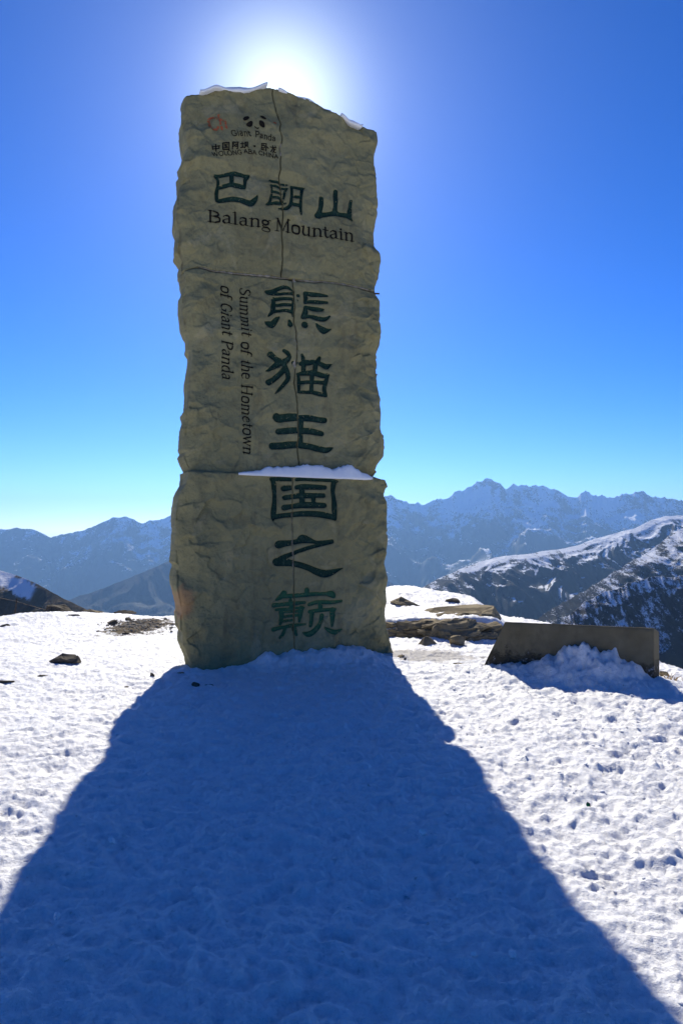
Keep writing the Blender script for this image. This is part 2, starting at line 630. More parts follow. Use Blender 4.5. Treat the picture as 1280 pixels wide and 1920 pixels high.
def make_ground():
    fine = np.radians(np.linspace(-37, 37, 820))
    rest = np.radians(np.linspace(37, 323, 70)[1:-1])
    az = np.concatenate([fine, rest])
    na = len(az)
    r = [1.1]
    while r[-1] < 24:
        r.append(r[-1] + .0062 * max(r[-1], 1.2) ** .82)
    while r[-1] < 15000:
        r.append(r[-1] * 1.09)
    r = np.array(r); nr = len(r)
    R, A = np.meshgrid(r, az, indexing='ij')
    X = (R * np.sin(A)).ravel(); Y = (R * np.cos(A)).ravel()
    Z = base_h(X, Y) * (1 - sstep(25, 45, np.hypot(X, Y)))
    near = np.flatnonzero(np.hypot(X, Y) < 30)
    zn = rough_h(X[near], Y[near])
    zn = stamp_prints(X[near], Y[near], zn)
    Z[near] += zn
    Z += drop(X, Y)
    far = np.flatnonzero(np.hypot(X, Y) > 24)
    rr = np.hypot(X[far], Y[far])
    Z[far] += (ridged(X[far] / 60, Y[far] / 60, 70, 3) - 1.2) * np.clip((rr - 24) * .06, 0, 14) * .6
    Z[far] += (fbm(X[far] / 900, Y[far] / 900, 77, 4)) * np.clip((rr - 300) * .05, 0, 110)
    Z[far] = np.minimum(Z[far], -.3)
    V = np.stack([X, Y, Z], -1)
    i = np.arange(nr - 1)[:, None] * na
    j = np.arange(na); j2 = (j + 1) % na
    q = np.stack([i + j, i + na + j, i + na + j2, i + j2], -1).reshape(-1, 4)[:, ::-1]
    c = len(V)
    V = np.vstack([V, [[0, 0, float(Z[:na].mean())]]])
    fan = np.stack([np.full(na, c), j2, j], -1)
    o = new_mesh('snow_ground', V, [q, fan], M_SNOW)
    return tag(o, 'trodden snow covering the mountain top and the slopes that fall away from it', None, None, 'structure')


make_ground()


# ------------------------------------------------------------------ mountains
def resample(pts, n):
    p = np.array(pts, float)
    s = np.concatenate([[0], np.cumsum(np.hypot(np.diff(p[:, 0]), np.diff(p[:, 1]) * 1.0))])
    t = np.linspace(0, s[-1], n)
    return np.stack([np.interp(t, s, p[:, k]) for k in range(p.shape[1])], -1)


def ridge(name, label, crest, n, rows, run, prof, spur, rough, mat, seed, back=.25, jag=0.0, spurw=None, skew=0.0):
    """a mountain ridge: crest given as (photo x, photo y, distance); the flank runs down towards the viewer and the far side falls away"""
    c = resample(crest, n)
    P = np.array([ray(x, y) * (D / ray(x, y)[1]) + np.array([0, 0, CAM_H]) for x, y, D in c])
    t = np.linspace(0, 1, rows) ** 1.5
    tb = -np.linspace(0, 1, 9)[1:][::-1] ** 1.2
    vv = np.concatenate([tb * back, t]) * run                 # metres from the crest, negative behind
    C = P[:, None, :]
    dirn = -P[:, :2] / np.linalg.norm(P[:, :2], axis=1)[:, None]
    ca, sa = math.cos(skew), math.sin(skew)
    dirn = np.stack([dirn[:, 0] * ca - dirn[:, 1] * sa, dirn[:, 0] * sa + dirn[:, 1] * ca], -1)
    X = C[..., 0] + dirn[:, None, 0] * vv[None, :]
    Y = C[..., 1] + dirn[:, None, 1] * vv[None, :]
    pv = np.interp(np.abs(vv), [p[0] * run for p in prof], [p[1] * run for p in prof])
    pv = np.where(vv < 0, np.abs(vv) * .75, pv)
    Z = np.repeat(P[:, None, 2], len(vv), 1) - pv[None, :]
    L = spurw or run * .35
    wx = X + .35 * L * perlin(X / L * 1.3, Y / L * 1.3, seed + 3)
    wy = Y + .35 * L * perlin(X / L * 1.3 + 7, Y / L * 1.3, seed + 4)
    amp = spur * sstep(0, .35, np.abs(vv) / run)[None, :]
    Z = Z + amp * (ridged(wx / L, wy / (L * 2.2), seed, 4, .45) - 1.05)
    amp2 = rough * (.12 + .88 * sstep(0, .16, np.abs(vv) / run))[None, :]
    Z = Z + amp2 * (ridged(wx / L * 3.1, wy / L * 2.0, seed + 8, 5, .50) - 1.0)
    if jag:
        Z = Z + jag * ((.3 + .7 * sstep(500, 800, c[:, 0])) * (ridged(c[:, 0] / 26.0, c[:, 0] * 0 + .3, seed + 20, 5, .6) - .95))[:, None] * np.exp(-(np.abs(vv) / run / .10))[None, :]
    V = np.stack([X, Y, Z], -1).reshape(-1, 3)
    m = len(vv)
    q = grid_faces(n, m)
    # close underneath
    a = np.arange(n) * m + m - 1; b = np.arange(n) * m
    sk = V[a].copy(); sk[:, 2] = -1450; bk = V[b].copy(); bk[:, 2] = -1450
    o1 = len(V); o2 = o1 + n
    V = np.vstack([V, sk, bk])
    k = np.arange(n - 1)
    f1 = np.stack([a[:-1], a[1:], o1 + k + 1, o1 + k], -1)
    f2 = np.stack([b[1:], b[:-1], o2 + k, o2 + k + 1], -1)
    o = new_mesh(name, V, [q[:, ::-1], f1[:, ::-1], f2[:, ::-1]], mat)
    return tag(o, label, None, None, 'structure')


M_FAR = mat_mountain('far_mountain', .60, .76, (.05, .048, .046), (.15, .14, .13), (.05, .05, .036), -500, 350, .0016, (1, 1, .5), 30)
M_FARLOW = mat_mountain('forest_mountain', .95, 1.2, (.05, .048, .04), (.10, .095, .08), (.035, .038, .026), -250, 250, .003, (1, 1, .5), 20)
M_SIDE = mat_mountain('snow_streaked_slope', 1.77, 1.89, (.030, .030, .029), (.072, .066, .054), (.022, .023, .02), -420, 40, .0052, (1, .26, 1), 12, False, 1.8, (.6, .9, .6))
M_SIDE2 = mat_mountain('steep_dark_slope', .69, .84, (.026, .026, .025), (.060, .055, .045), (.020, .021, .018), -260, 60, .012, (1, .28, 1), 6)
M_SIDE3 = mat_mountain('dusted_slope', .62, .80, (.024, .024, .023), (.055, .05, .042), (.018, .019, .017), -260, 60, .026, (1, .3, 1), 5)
M_HILL = mat_mountain('brown_hill', 1.0, 1.1, (.14, .10, .058), (.23, .17, .10), (.15, .11, .062), -60, -10, .02, (1, .6, 1), 3)
M_HILLSNOW = mat_mountain('brown_hill_with_snowfield', 1.0, 1.1, (.14, .10, .058), (.23, .17, .10), (.15, .11, .062), -60, -10, .02, (1, .6, 1), 3, True)

ridge('mountain_range', 'jagged hazy blue mountain range across the skyline beyond the valley',
      [(-260, 1000, 8600), (-120, 985, 8600), (0, 993, 8600), (30, 991, 8600), (58, 992, 8600), (80, 1001, 8600), (95, 1009, 8600), (112, 1003, 8600), (135, 1000, 8600),
       (165, 992, 8600), (190, 981, 8600), (212, 971, 8600), (235, 969, 8600), (250, 975, 8600), (265, 981, 8600), (280, 976, 8600), (300, 975, 8700), (325, 966, 8700),
       (380, 945, 8900), (440, 960, 9000), (520, 930, 9000), (600, 945, 9000), (680, 930, 9000), (735, 931, 9000), (750, 936, 9000), (765, 944, 9000), (790, 945, 9000), (815, 940, 9000),
       (835, 934, 9000), (860, 922, 9000), (880, 914, 9000), (900, 903, 9000), (915, 898, 9000), (930, 905, 9000), (948, 914, 9000), (958, 909, 9000), (972, 912, 9000), (990, 910, 9000), (1015, 911, 9000),
       (1040, 918, 9000), (1060, 930, 9000), (1080, 930, 9000), (1098, 921, 9000), (1110, 927, 9000), (1130, 932, 9000), (1160, 934, 9000), (1172, 925, 9000), (1190, 922, 9000), (1208, 924, 9000), (1225, 932, 9000),
       (1250, 935, 9000), (1280, 940, 9000), (1340, 930, 9000), (1450, 945, 9000), (1600, 930, 9000)],
      1100, 150, 4200, [(0, 0), (.06, .055), (.25, .16), (1, .48)], 360, 70, M_FAR, 100, .3, 26, 1100)

ridge('forested_mountain', 'dark blue wooded mountain spur below the far skyline left of the stone monument',
      [(60, 1165, 4300), (120, 1128, 4400), (150, 1118, 4500), (190, 1105, 4600), (230, 1088, 4700), (265, 1075, 4800), (300, 1060, 4900), (328, 1047, 5000), (400, 1015, 5200), (500, 1010, 5300),
       (600, 1040, 5300), (700, 1075, 5300), (760, 1110, 5200), (820, 1150, 5000)],
      500, 80, 2000, [(0, 0), (.3, .17), (1, .62)], 110, 26, M_FARLOW, 140, .3, 10, 500)

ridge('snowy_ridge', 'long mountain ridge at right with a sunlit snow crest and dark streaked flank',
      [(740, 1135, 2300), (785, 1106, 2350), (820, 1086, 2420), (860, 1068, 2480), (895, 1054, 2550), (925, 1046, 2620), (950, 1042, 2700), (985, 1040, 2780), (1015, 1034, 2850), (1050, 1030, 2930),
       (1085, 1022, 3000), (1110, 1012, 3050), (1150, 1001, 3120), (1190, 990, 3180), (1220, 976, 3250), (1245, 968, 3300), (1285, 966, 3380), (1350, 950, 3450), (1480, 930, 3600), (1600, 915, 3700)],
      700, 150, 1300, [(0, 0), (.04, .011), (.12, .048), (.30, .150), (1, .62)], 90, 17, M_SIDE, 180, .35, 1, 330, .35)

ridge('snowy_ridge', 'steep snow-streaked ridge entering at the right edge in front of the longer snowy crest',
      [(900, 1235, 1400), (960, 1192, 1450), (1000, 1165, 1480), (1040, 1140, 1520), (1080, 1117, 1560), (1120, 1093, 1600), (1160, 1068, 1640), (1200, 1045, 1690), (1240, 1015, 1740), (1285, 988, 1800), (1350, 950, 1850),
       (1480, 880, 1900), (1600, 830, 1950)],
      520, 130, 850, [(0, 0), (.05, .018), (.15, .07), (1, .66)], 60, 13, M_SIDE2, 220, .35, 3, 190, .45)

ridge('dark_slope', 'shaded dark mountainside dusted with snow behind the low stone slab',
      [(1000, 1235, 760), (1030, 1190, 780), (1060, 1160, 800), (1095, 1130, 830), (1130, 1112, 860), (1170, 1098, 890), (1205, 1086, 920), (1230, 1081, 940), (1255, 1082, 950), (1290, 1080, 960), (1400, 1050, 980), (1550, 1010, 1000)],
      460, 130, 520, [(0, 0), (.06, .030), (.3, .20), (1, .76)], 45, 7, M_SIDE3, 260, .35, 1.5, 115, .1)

ridge('brown_hill', 'brown hillside with a bright snow patch at the left edge of the picture',
      [(-260, 985, 640), (-120, 1025, 620), (0, 1070, 560), (22, 1076, 555), (45, 1084, 545), (70, 1095, 530), (95, 1109, 515), (118, 1122, 500), (140, 1132, 490), (160, 1142, 480), (200, 1165, 470), (260, 1200, 460)],
      360, 100, 260, [(0, 0), (.1, .045), (.3, .14), (1, .52)], 12, 1.6, M_HILLSNOW, 300, .35, .3, 70)

ridge('brown_hill', 'low bare brown knoll just behind the snowy brow, lower left of the hillside',
      [(-260, 1090, 230), (-100, 1106, 225), (0, 1121, 220), (30, 1127, 216), (55, 1135, 212), (85, 1143, 208), (130, 1158, 204), (200, 1190, 200)],
      260, 70, 110, [(0, 0), (.1, .05), (.3, .14), (1, .52)], 3, .6, M_HILL, 330, .35, .15, 28)

# ------------------------------------------------------------------ the monument
mon = bpy.data.objects.new('stone_monument', None)
COL.objects.link(mon)
mon.location = (MON_O[0], MON_O[1], 0)
mon.rotation_euler = (0, 0, YAW)
tag(mon, 'tall carved stone monument of stacked blocks with dark green Chinese characters', 'monument')

OFF_UP = .09                                  # the upper courses stand a little behind the lowest one


def uh(x, y, off=0.0):
    """photo pixel -> (along, up) on the monument's front plane set back by off"""
    d = ray(x, y)
    n = E_D
    t = (MON_O @ n + off) / (d[0] * n[0] + d[1] * n[1])
    p = d * t
    return float((p[:2] - MON_O) @ E_U), float(p[2] + CAM_H)


def uh_arr(pts, off):
    return np.array([uh(x, y, off) for x, y in pts])


L_UP = uh_arr([(350, 172), (350, 200), (349, 240), (354, 262), (352, 272), (343, 285), (341, 310), (343, 330), (339, 352), (338, 372), (336, 400), (341, 416), (343, 430), (341, 455), (347, 480), (346, 500)], OFF_UP)
L_MID = uh_arr([(348, 496), (346, 511), (351, 541), (348, 555), (346, 569), (353, 603), (359, 627), (361, 662), (359, 696), (357, 730), (352, 761), (355, 782), (354, 806), (349, 840), (355, 862), (361, 882)], OFF_UP)
L_LOW = uh_arr([(351, 882), (350, 905), (341, 926), (338, 950), (337, 975), (334, 1004), (338, 1040), (340, 1075), (338, 1104), (344, 1140), (346, 1183), (352, 1219), (360, 1245), (365, 1264), (366, 1300)], 0)
R_UP = uh_arr([(704, 236), (707, 262), (706, 302), (709, 343), (711, 388), (709, 420), (710, 450), (718, 466), (721, 478), (719, 494), (713, 515), (708, 534), (706, 548)], OFF_UP)
R_MID = uh_arr([(700, 535), (707, 545), (715, 560), (713, 578), (712, 593), (716, 627), (712, 655), (717, 672), (715, 700), (716, 731), (718, 765), (716, 799), (724, 816), (727, 837), (724, 854), (712, 870), (704, 890)], OFF_UP)
R_LOW = uh_arr([(712, 892), (724, 898), (728, 910), (724, 928), (731, 950), (729, 975), (727, 1003), (729, 1025), (726, 1047), (730, 1083), (727, 1108), (730, 1133), (728, 1160), (731, 1183), (735, 1212), (737, 1235), (740, 1280)], 0)
TOP = uh_arr([(340, 177), (352, 171), (382, 171), (405, 164), (432, 169), (458, 172), (482, 165), (500, 159), (512, 160), (520, 165), (545, 175), (562, 181), (580, 188), (610, 203), (640, 217), (660, 231), (676, 239), (686, 234), (694, 239), (712, 241)], OFF_UP)
SEAM1 = uh_arr([(330, 498), (370, 495), (400, 501), (440, 506), (480, 510), (520, 514), (545, 520), (580, 523), (620, 526), (660, 532), (690, 538), (725, 547)], OFF_UP)
SEAM2 = uh_arr([(330, 880), (440, 884), (560, 889), (740, 896)], OFF_UP)
SEAM2L = uh_arr([(330, 883), (350, 881), (440, 885), (560, 890), (690, 895), (712, 893), (726, 897), (760, 900)], 0)
V_UP = uh_arr([(512, 155), (514, 165), (520, 195), (525, 210), (529, 225), (526, 240), (530, 255), (529, 262), (525, 275), (527, 290), (527, 310), (525, 330), (528, 350), (531, 395), (530, 430), (532, 470), (531, 520)], OFF_UP)
V_MID = uh_arr([(551, 510), (552, 545), (554, 570), (553, 600), (557, 622), (559, 645), (556, 690), (553, 715), (557, 740), (559, 770), (560, 800), (560, 840), (563, 895)], OFF_UP)
V_LOW = uh_arr([(551, 880), (549, 940), (549, 1000), (550, 1030), (551, 1060), (552, 1110), (553, 1160), (553, 1290)], 0)


def xf(c):                                    # u as a function of height
    o = np.argsort(c[:, 1]); h, u = c[o, 1], c[o, 0]
    return lambda q: np.interp(q, h, u)


def yf(c):                                    # height as a function of u
    o = np.argsort(c[:, 0]); u, h = c[o, 0], c[o, 1]
    return lambda q: np.interp(q, u, h)


lUP, lMID, lLOW, rUP, rMID, rLOW = map(xf, (L_UP, L_MID, L_LOW, R_UP, R_MID, R_LOW))
def crack(c, amp, sd):
    g = xf(c)
    return lambda q: g(q) + amp * fbm(np.asarray(q, float) * 6.0, np.asarray(q, float) * 0 + sd, 95 + sd, 5, .62)


TOP[:, 1] += .045
tTOP = yf(TOP)
rUP, rMID, rLOW = (lambda f, a: (lambda q: f(q) + a))(rUP, .03), (lambda f, a: (lambda q: f(q) + a))(rMID, .03), (lambda f, a: (lambda q: f(q) + a))(rLOW, .06)
vUP, vMID, vLOW = crack(V_UP, .010, 1), crack(V_MID, .010, 2), crack(V_LOW, .005, 3)
tTOP, s1, s2, s2L = map(yf, (TOP, SEAM1, SEAM2, SEAM2L))
H_S1 = float(SEAM1[:, 1].mean()); H_S2 = float(SEAM2L[:, 1].mean())

# --- carved writing: strokes as (x, y, radius) chains
GLYPHS = []        # dict(name, strokes in (u,h,r) metres, depth, seam fn, off)


def smooth_chain(ch, sub=4):
    p = np.array(ch, float)
    if len(p) < 3:
        return p
    q = np.vstack([2 * p[0] - p[1], p, 2 * p[-1] - p[-2]])
    out = []
    for i in range(1, len(q) - 2):
        for t in np.linspace(0, 1, sub, endpoint=False):
            a, b, c, d = q[i - 1], q[i], q[i + 1], q[i + 2]
            out.append(.5 * ((2 * b) + (c - a) * t + (2 * a - 5 * b + 4 * c - d) * t * t + (3 * b - a - 3 * c + d) * t ** 3))
    out.append(p[-1])
    out = np.array(out)
    out[:, 2] = np.maximum(out[:, 2], .2)
    return out


def px_strokes(strokes, ox, oy, sc, off):
    """traced strokes, in the coordinates of an enlargement of the photo, onto the stone"""
    res = []
    for st in strokes:
        c = smooth_chain(st)
        a = []
        for x, y, r in c:
            px, py, pr = ox + x / sc, oy + y / sc, r / sc
            u, h = uh(px, py, off)
            h2 = uh(px, py - pr, off)[1]
            a.append((u, h, abs(h2 - h)))
        res.append(np.array(a))
    return res


def sdf(strokes, U, H):
    """signed distance to the union of the strokes, negative inside"""
    best = np.full(U.shape, 9.0)
    for a in strokes:
        if len(a) == 1:
            best = np.minimum(best, np.hypot(U - a[0, 0], H - a[0, 1]) - a[0, 2]); continue
        for p, q in zip(a[:-1], a[1:]):
            dx, dy = q[0] - p[0], q[1] - p[1]
            l2 = dx * dx + dy * dy + 1e-12
            t = np.clip(((U - p[0]) * dx + (H - p[1]) * dy) / l2, 0, 1)
            best = np.minimum(best, np.hypot(U - p[0] - t * dx, H - p[1] - t * dy) - (p[2] + t * (q[2] - p[2])))
    return best


def add_glyph(name, strokes, mat, label, depth, off, seam=None, step=.006, wear=0.0):
    A = np.vstack(strokes)
    m = A[:, 2].max() + .03
    GLYPHS.append(dict(name=name, s=strokes, mat=mat, label=label, depth=depth, off=off, seam=seam, step=step, wear=wear,
                       box=(A[:, 0].min() - m, A[:, 0].max() + m, A[:, 1].min() - m, A[:, 1].max() + m)))


def glyph_sdf(g, U, H):
    d = sdf(g['s'], U, H)
    if g['seam'] is not None:
        d = np.maximum(d, .011 - np.abs(U - g['seam'](H)))
    if g['wear']:
        d = np.maximum(d, (fbm(U * 38, H * 38, 610, 3) - g['wear']) * .02)
    return d


BA = [[(190, 190, 30), (250, 260, 32), (265, 400, 35), (235, 560, 42), (240, 700, 42), (260, 760, 45)],
      [(190, 175, 32), (300, 185, 38), (430, 165, 45), (560, 150, 55), (760, 150, 52), (880, 180, 45), (985, 180, 40), (1030, 145, 10)],
      [(985, 190, 40), (920, 280, 45), (905, 400, 40), (890, 480, 40)],
      [(270, 460, 45), (420, 450, 50), (600, 430, 52), (760, 445, 60), (890, 480, 40)],
      [(585, 200, 50), (580, 430, 50)],
      [(260, 760, 45), (450, 770, 55), (620, 775, 58), (800, 805, 65), (950, 845, 75), (1050, 860, 75), (1130, 800, 60), (1190, 720, 30), (1200, 675, 10)]]
LANG = [[(235, 180, 32), (300, 210, 32), (400, 225, 35), (470, 250, 28)], [(510, 265, 25), (600, 290, 28), (655, 283, 12)],
        [(250, 300, 22), (260, 450, 25), (245, 600, 28), (210, 720, 30), (150, 765, 25)],
        [(250, 320, 30), (370, 330, 32), (480, 380, 30), (560, 395, 28), (650, 380, 12)],
        [(640, 390, 18), (585, 470, 28), (560, 560, 28), (545, 640, 22)],
        [(270, 470, 28), (370, 480, 30), (490, 520, 25)],
        [(270, 600, 28), (370, 600, 30), (460, 640, 40), (500, 720, 45)],
        [(150, 765, 28), (280, 750, 35), (400, 750, 38), (510, 760, 35)], [(560, 765, 22), (605, 750, 12)],
        [(755, 330, 35), (750, 450, 35), (740, 600, 35), (720, 740, 40), (690, 820, 40), (620, 880, 42), (560, 895, 38), (440, 882, 22)],
        [(755, 330, 33), (880, 340, 38), (990, 370, 42), (1075, 360, 12)],
        [(1010, 370, 45), (985, 500, 35), (970, 650, 32), (960, 800, 40), (965, 940, 30), (968, 1010, 25)],
        [(770, 570, 35), (950, 590, 38)], [(730, 765, 40), (920, 790, 45)]]
SHAN = [[(300, 375, 50), (300, 500, 58), (280, 640, 58), (240, 760, 70), (210, 790, 65), (260, 800, 50)],
        [(230, 790, 60), (370, 760, 55), (500, 745, 52), (640, 730, 65), (760, 755, 50), (880, 775, 55), (960, 810, 60), (1050, 900, 20)],
        [(665, 190, 52), (655, 400, 56), (645, 600, 52), (635, 700, 70)],
        [(1050, 410, 15), (1015, 460, 42), (1005, 600, 42), (985, 720, 60), (1000, 820, 45), (1050, 910, 15)]]
XIONG = [[(100, 195, 25), (200, 190, 38), (290, 150, 32), (370, 125, 32), (440, 140, 25), (500, 185, 16), (540, 210, 10)],
         [(110, 205, 25), (250, 230, 28), (380, 235, 22), (520, 240, 24)], [(605, 267, 26), (615, 267, 24)], [(593, 335, 9), (597, 352, 9)],
         [(225, 310, 32), (215, 420, 38), (195, 520, 35), (130, 595, 14)], [(215, 315, 26), (350, 315, 26), (525, 335, 24)],
         [(515, 330, 16), (512, 440, 18), (505, 530, 28), (515, 610, 10)], [(235, 410, 22), (370, 415, 27), (505, 430, 22)],
         [(200, 520, 30), (330, 510, 24), (440, 520, 27), (500, 550, 22)],
         [(300, 615, 14), (250, 660, 40), (190, 730, 50), (130, 720, 40), (75, 690, 8)], [(465, 680, 26), (480, 725, 45)],
         [(715, 230, 28), (730, 300, 35), (715, 380, 22)], [(720, 225, 24), (800, 245, 35), (900, 255, 33), (1060, 285, 18)],
         [(715, 385, 20), (800, 365, 27), (900, 370, 32), (1060, 390, 20)], [(715, 460, 24), (715, 550, 45), (680, 615, 35)],
         [(720, 455, 24), (820, 480, 36), (930, 495, 34), (1005, 500, 22)],
         [(680, 615, 32), (790, 610, 30), (900, 640, 38), (1000, 655, 35), (1060, 640, 28), (1110, 605, 14)],
         [(706, 743, 52), (710, 743, 52)], [(890, 730, 14), (930, 780, 40), (1000, 830, 55), (1070, 830, 30), (1135, 810, 6)]]
MAO = [[(160, 180, 40), (230, 250, 42), (310, 310, 60), (380, 310, 50), (440, 270, 40), (460, 220, 30), (420, 170, 34), (370, 140, 28)],
       [(310, 320, 55), (200, 400, 38), (130, 445, 22), (80, 462, 6)],
       [(380, 320, 30), (400, 400, 42), (440, 500, 40), (440, 590, 36), (370, 680, 30), (300, 760, 24), (245, 815, 10)],
       [(385, 430, 45), (310, 510, 42), (200, 600, 44), (130, 640, 48)], [(520, 325, 24), (545, 335, 34), (580, 325, 24)],
       [(640, 345, 30), (720, 330, 45), (860, 320, 40), (960, 350, 40), (1050, 390, 45), (1100, 370, 30), (1150, 348, 8)],
       [(665, 200, 22), (685, 270, 36), (690, 340, 40), (690, 460, 35)], [(950, 245, 25), (920, 300, 35), (880, 360, 38), (870, 470, 35)],
       [(600, 510, 25), (720, 495, 38), (860, 500, 42), (1000, 540, 38), (1095, 520, 18)], [(610, 510, 25), (620, 640, 28), (610, 800, 22)],
       [(1070, 530, 35), (1045, 640, 32), (1020, 760, 34), (1045, 850, 25)], [(825, 480, 38), (820, 640, 32), (815, 800, 32)],
       [(620, 645, 30), (800, 640, 27), (1030, 650, 32)], [(620, 800, 24), (800, 800, 28), (930, 830, 36), (1045, 860, 26)]]
WANG = [[(260, 170, 60), (300, 195, 65), (420, 190, 62), (550, 185, 60)], [(620, 200, 50), (750, 200, 55), (880, 220, 48), (1030, 230, 42)],
        [(300, 405, 48), (420, 400, 52), (560, 395, 48)], [(640, 400, 50), (800, 410, 50), (980, 445, 40)],
        [(190, 645, 58), (330, 640, 58), (460, 625, 55), (570, 620, 52)],
        [(640, 630, 50), (780, 650, 48), (920, 690, 52), (1040, 710, 45), (1110, 695, 35), (1170, 668, 8)],
        [(635, 190, 42), (635, 400, 42), (635, 620, 45)]]
GUO = [[(100, 150, 25), (140, 230, 38), (155, 380, 34), (145, 560, 36), (130, 700, 44), (120, 810, 20)],
       [(90, 145, 25), (200, 150, 35), (400, 155, 30)], [(490, 160, 28), (600, 150, 30), (800, 160, 28), (1000, 165, 30), (1150, 190, 18)],
       [(1100, 200, 45), (1085, 330, 34), (1090, 500, 38), (1100, 700, 42), (1110, 800, 25)],
       [(140, 760, 40), (300, 735, 38), (420, 725, 40), (560, 710, 44), (760, 710, 48), (950, 735, 50), (1100, 775, 42)],
       [(300, 300, 48), (390, 290, 38)], [(490, 285, 35), (600, 275, 45), (800, 280, 42), (960, 285, 35)],
       [(310, 450, 40), (420, 435, 40), (560, 420, 45), (760, 415, 40), (930, 415, 38)],
       [(300, 610, 48), (420, 590, 38), (600, 570, 50), (800, 570, 45), (940, 575, 42)],
       [(575, 280, 45), (580, 570, 50)], [(765, 420, 38), (770, 560, 38)]]
ZHI = [[(200, 250, 60), (280, 235, 48), (380, 220, 38), (480, 200, 38), (550, 165, 65), (640, 185, 45), (750, 215, 25), (880, 210, 25), (1000, 200, 28)],
       [(1000, 205, 28), (850, 245, 28), (650, 295, 30), (480, 350, 30), (380, 390, 32), (290, 430, 35), (220, 470, 40)],
       [(170, 515, 60), (270, 515, 62), (400, 535, 45), (520, 560, 45), (650, 605, 45), (760, 655, 52), (870, 690, 58), (980, 675, 48), (1080, 640, 28), (1165, 608, 6)]]
DIAN = [[(165, 245, 20), (230, 200, 35), (275, 140, 38)], [(230, 200, 25), (340, 185, 32), (560, 170, 32), (760, 155, 28), (900, 155, 28), (990, 160, 50), (1020, 190, 30)],
        [(620, 100, 40), (620, 150, 40)], [(130, 330, 35), (250, 315, 30), (360, 300, 32), (570, 280, 20)], [(360, 250, 30), (375, 340, 35)],
        [(160, 395, 20), (280, 390, 28), (400, 370, 22), (560, 360, 20)], [(235, 420, 35), (240, 500, 38), (220, 610, 25)],
        [(520, 370, 45), (510, 470, 38), (505, 570, 18)], [(270, 430, 18), (480, 415, 22)], [(280, 500, 18), (480, 470, 25)], [(270, 570, 20), (420, 545, 18)],
        [(110, 690, 35), (270, 660, 25), (400, 635, 28), (590, 610, 15)], [(290, 690, 28), (260, 770, 25), (220, 820, 20)],
        [(420, 650, 35), (440, 720, 35), (460, 770, 22)], [(640, 310, 28), (780, 280, 30), (1000, 280, 28), (1140, 260, 18)],
        [(820, 300, 38), (815, 390, 35)], [(650, 420, 28), (820, 400, 30), (1040, 385, 20)], [(690, 430, 40), (680, 540, 32), (670, 630, 28)],
        [(1000, 400, 45), (995, 520, 38), (985, 630, 22)], [(840, 480, 35), (820, 580, 35), (760, 680, 40), (680, 750, 42), (620, 765, 35), (560, 740, 10)],
        [(880, 660, 12), (960, 710, 32), (1030, 730, 38), (1090, 710, 28), (1140, 680, 8)]]
U0 = OFF_UP
for nm, st, ox, oy, sc, off, seam, mat, lab in (
        ('ba', BA, 390, 310, 12.8, U0, vUP, M_CHAR, 'dark green carved character, left of the three in the top row'),
        ('lang', LANG, 490, 320, 12.8, U0, vUP, M_CHAR, 'dark green carved character split by the crack, middle of the top row'),
        ('shan', SHAN, 580, 340, 12.8, U0, vUP, M_CHAR, 'dark green carved mountain character, right of the top row'),
        ('xiong', XIONG, 490, 520, 8.533, U0, vMID, M_CHAR, 'dark green carved bear character at the head of the column'),
        ('mao', MAO, 490, 640, 8.533, U0, vMID, M_CHAR, 'dark green carved cat character, second of the column'),
        ('wang', WANG, 490, 760, 8.533, U0, vMID, M_CHAR, 'dark green carved king character above the snowy ledge'),
        ('guo', GUO, 500, 880, 8.533, 0, vLOW, M_CHAR, 'dark green boxed carved character just below the snowy ledge'),
        ('zhi', ZHI, 500, 990, 8.0, 0, vLOW, M_CHAR, 'dark green sweeping carved character, fifth of the column'),
        ('dian', DIAN, 500, 1095, 8.0, 0, vLOW, M_CHAR2, 'faded pale green carved character at the foot of the column')):
    add_glyph('carved_character', px_strokes(st, ox, oy, sc, off), mat, lab, .030, off, seam, .006, .72)

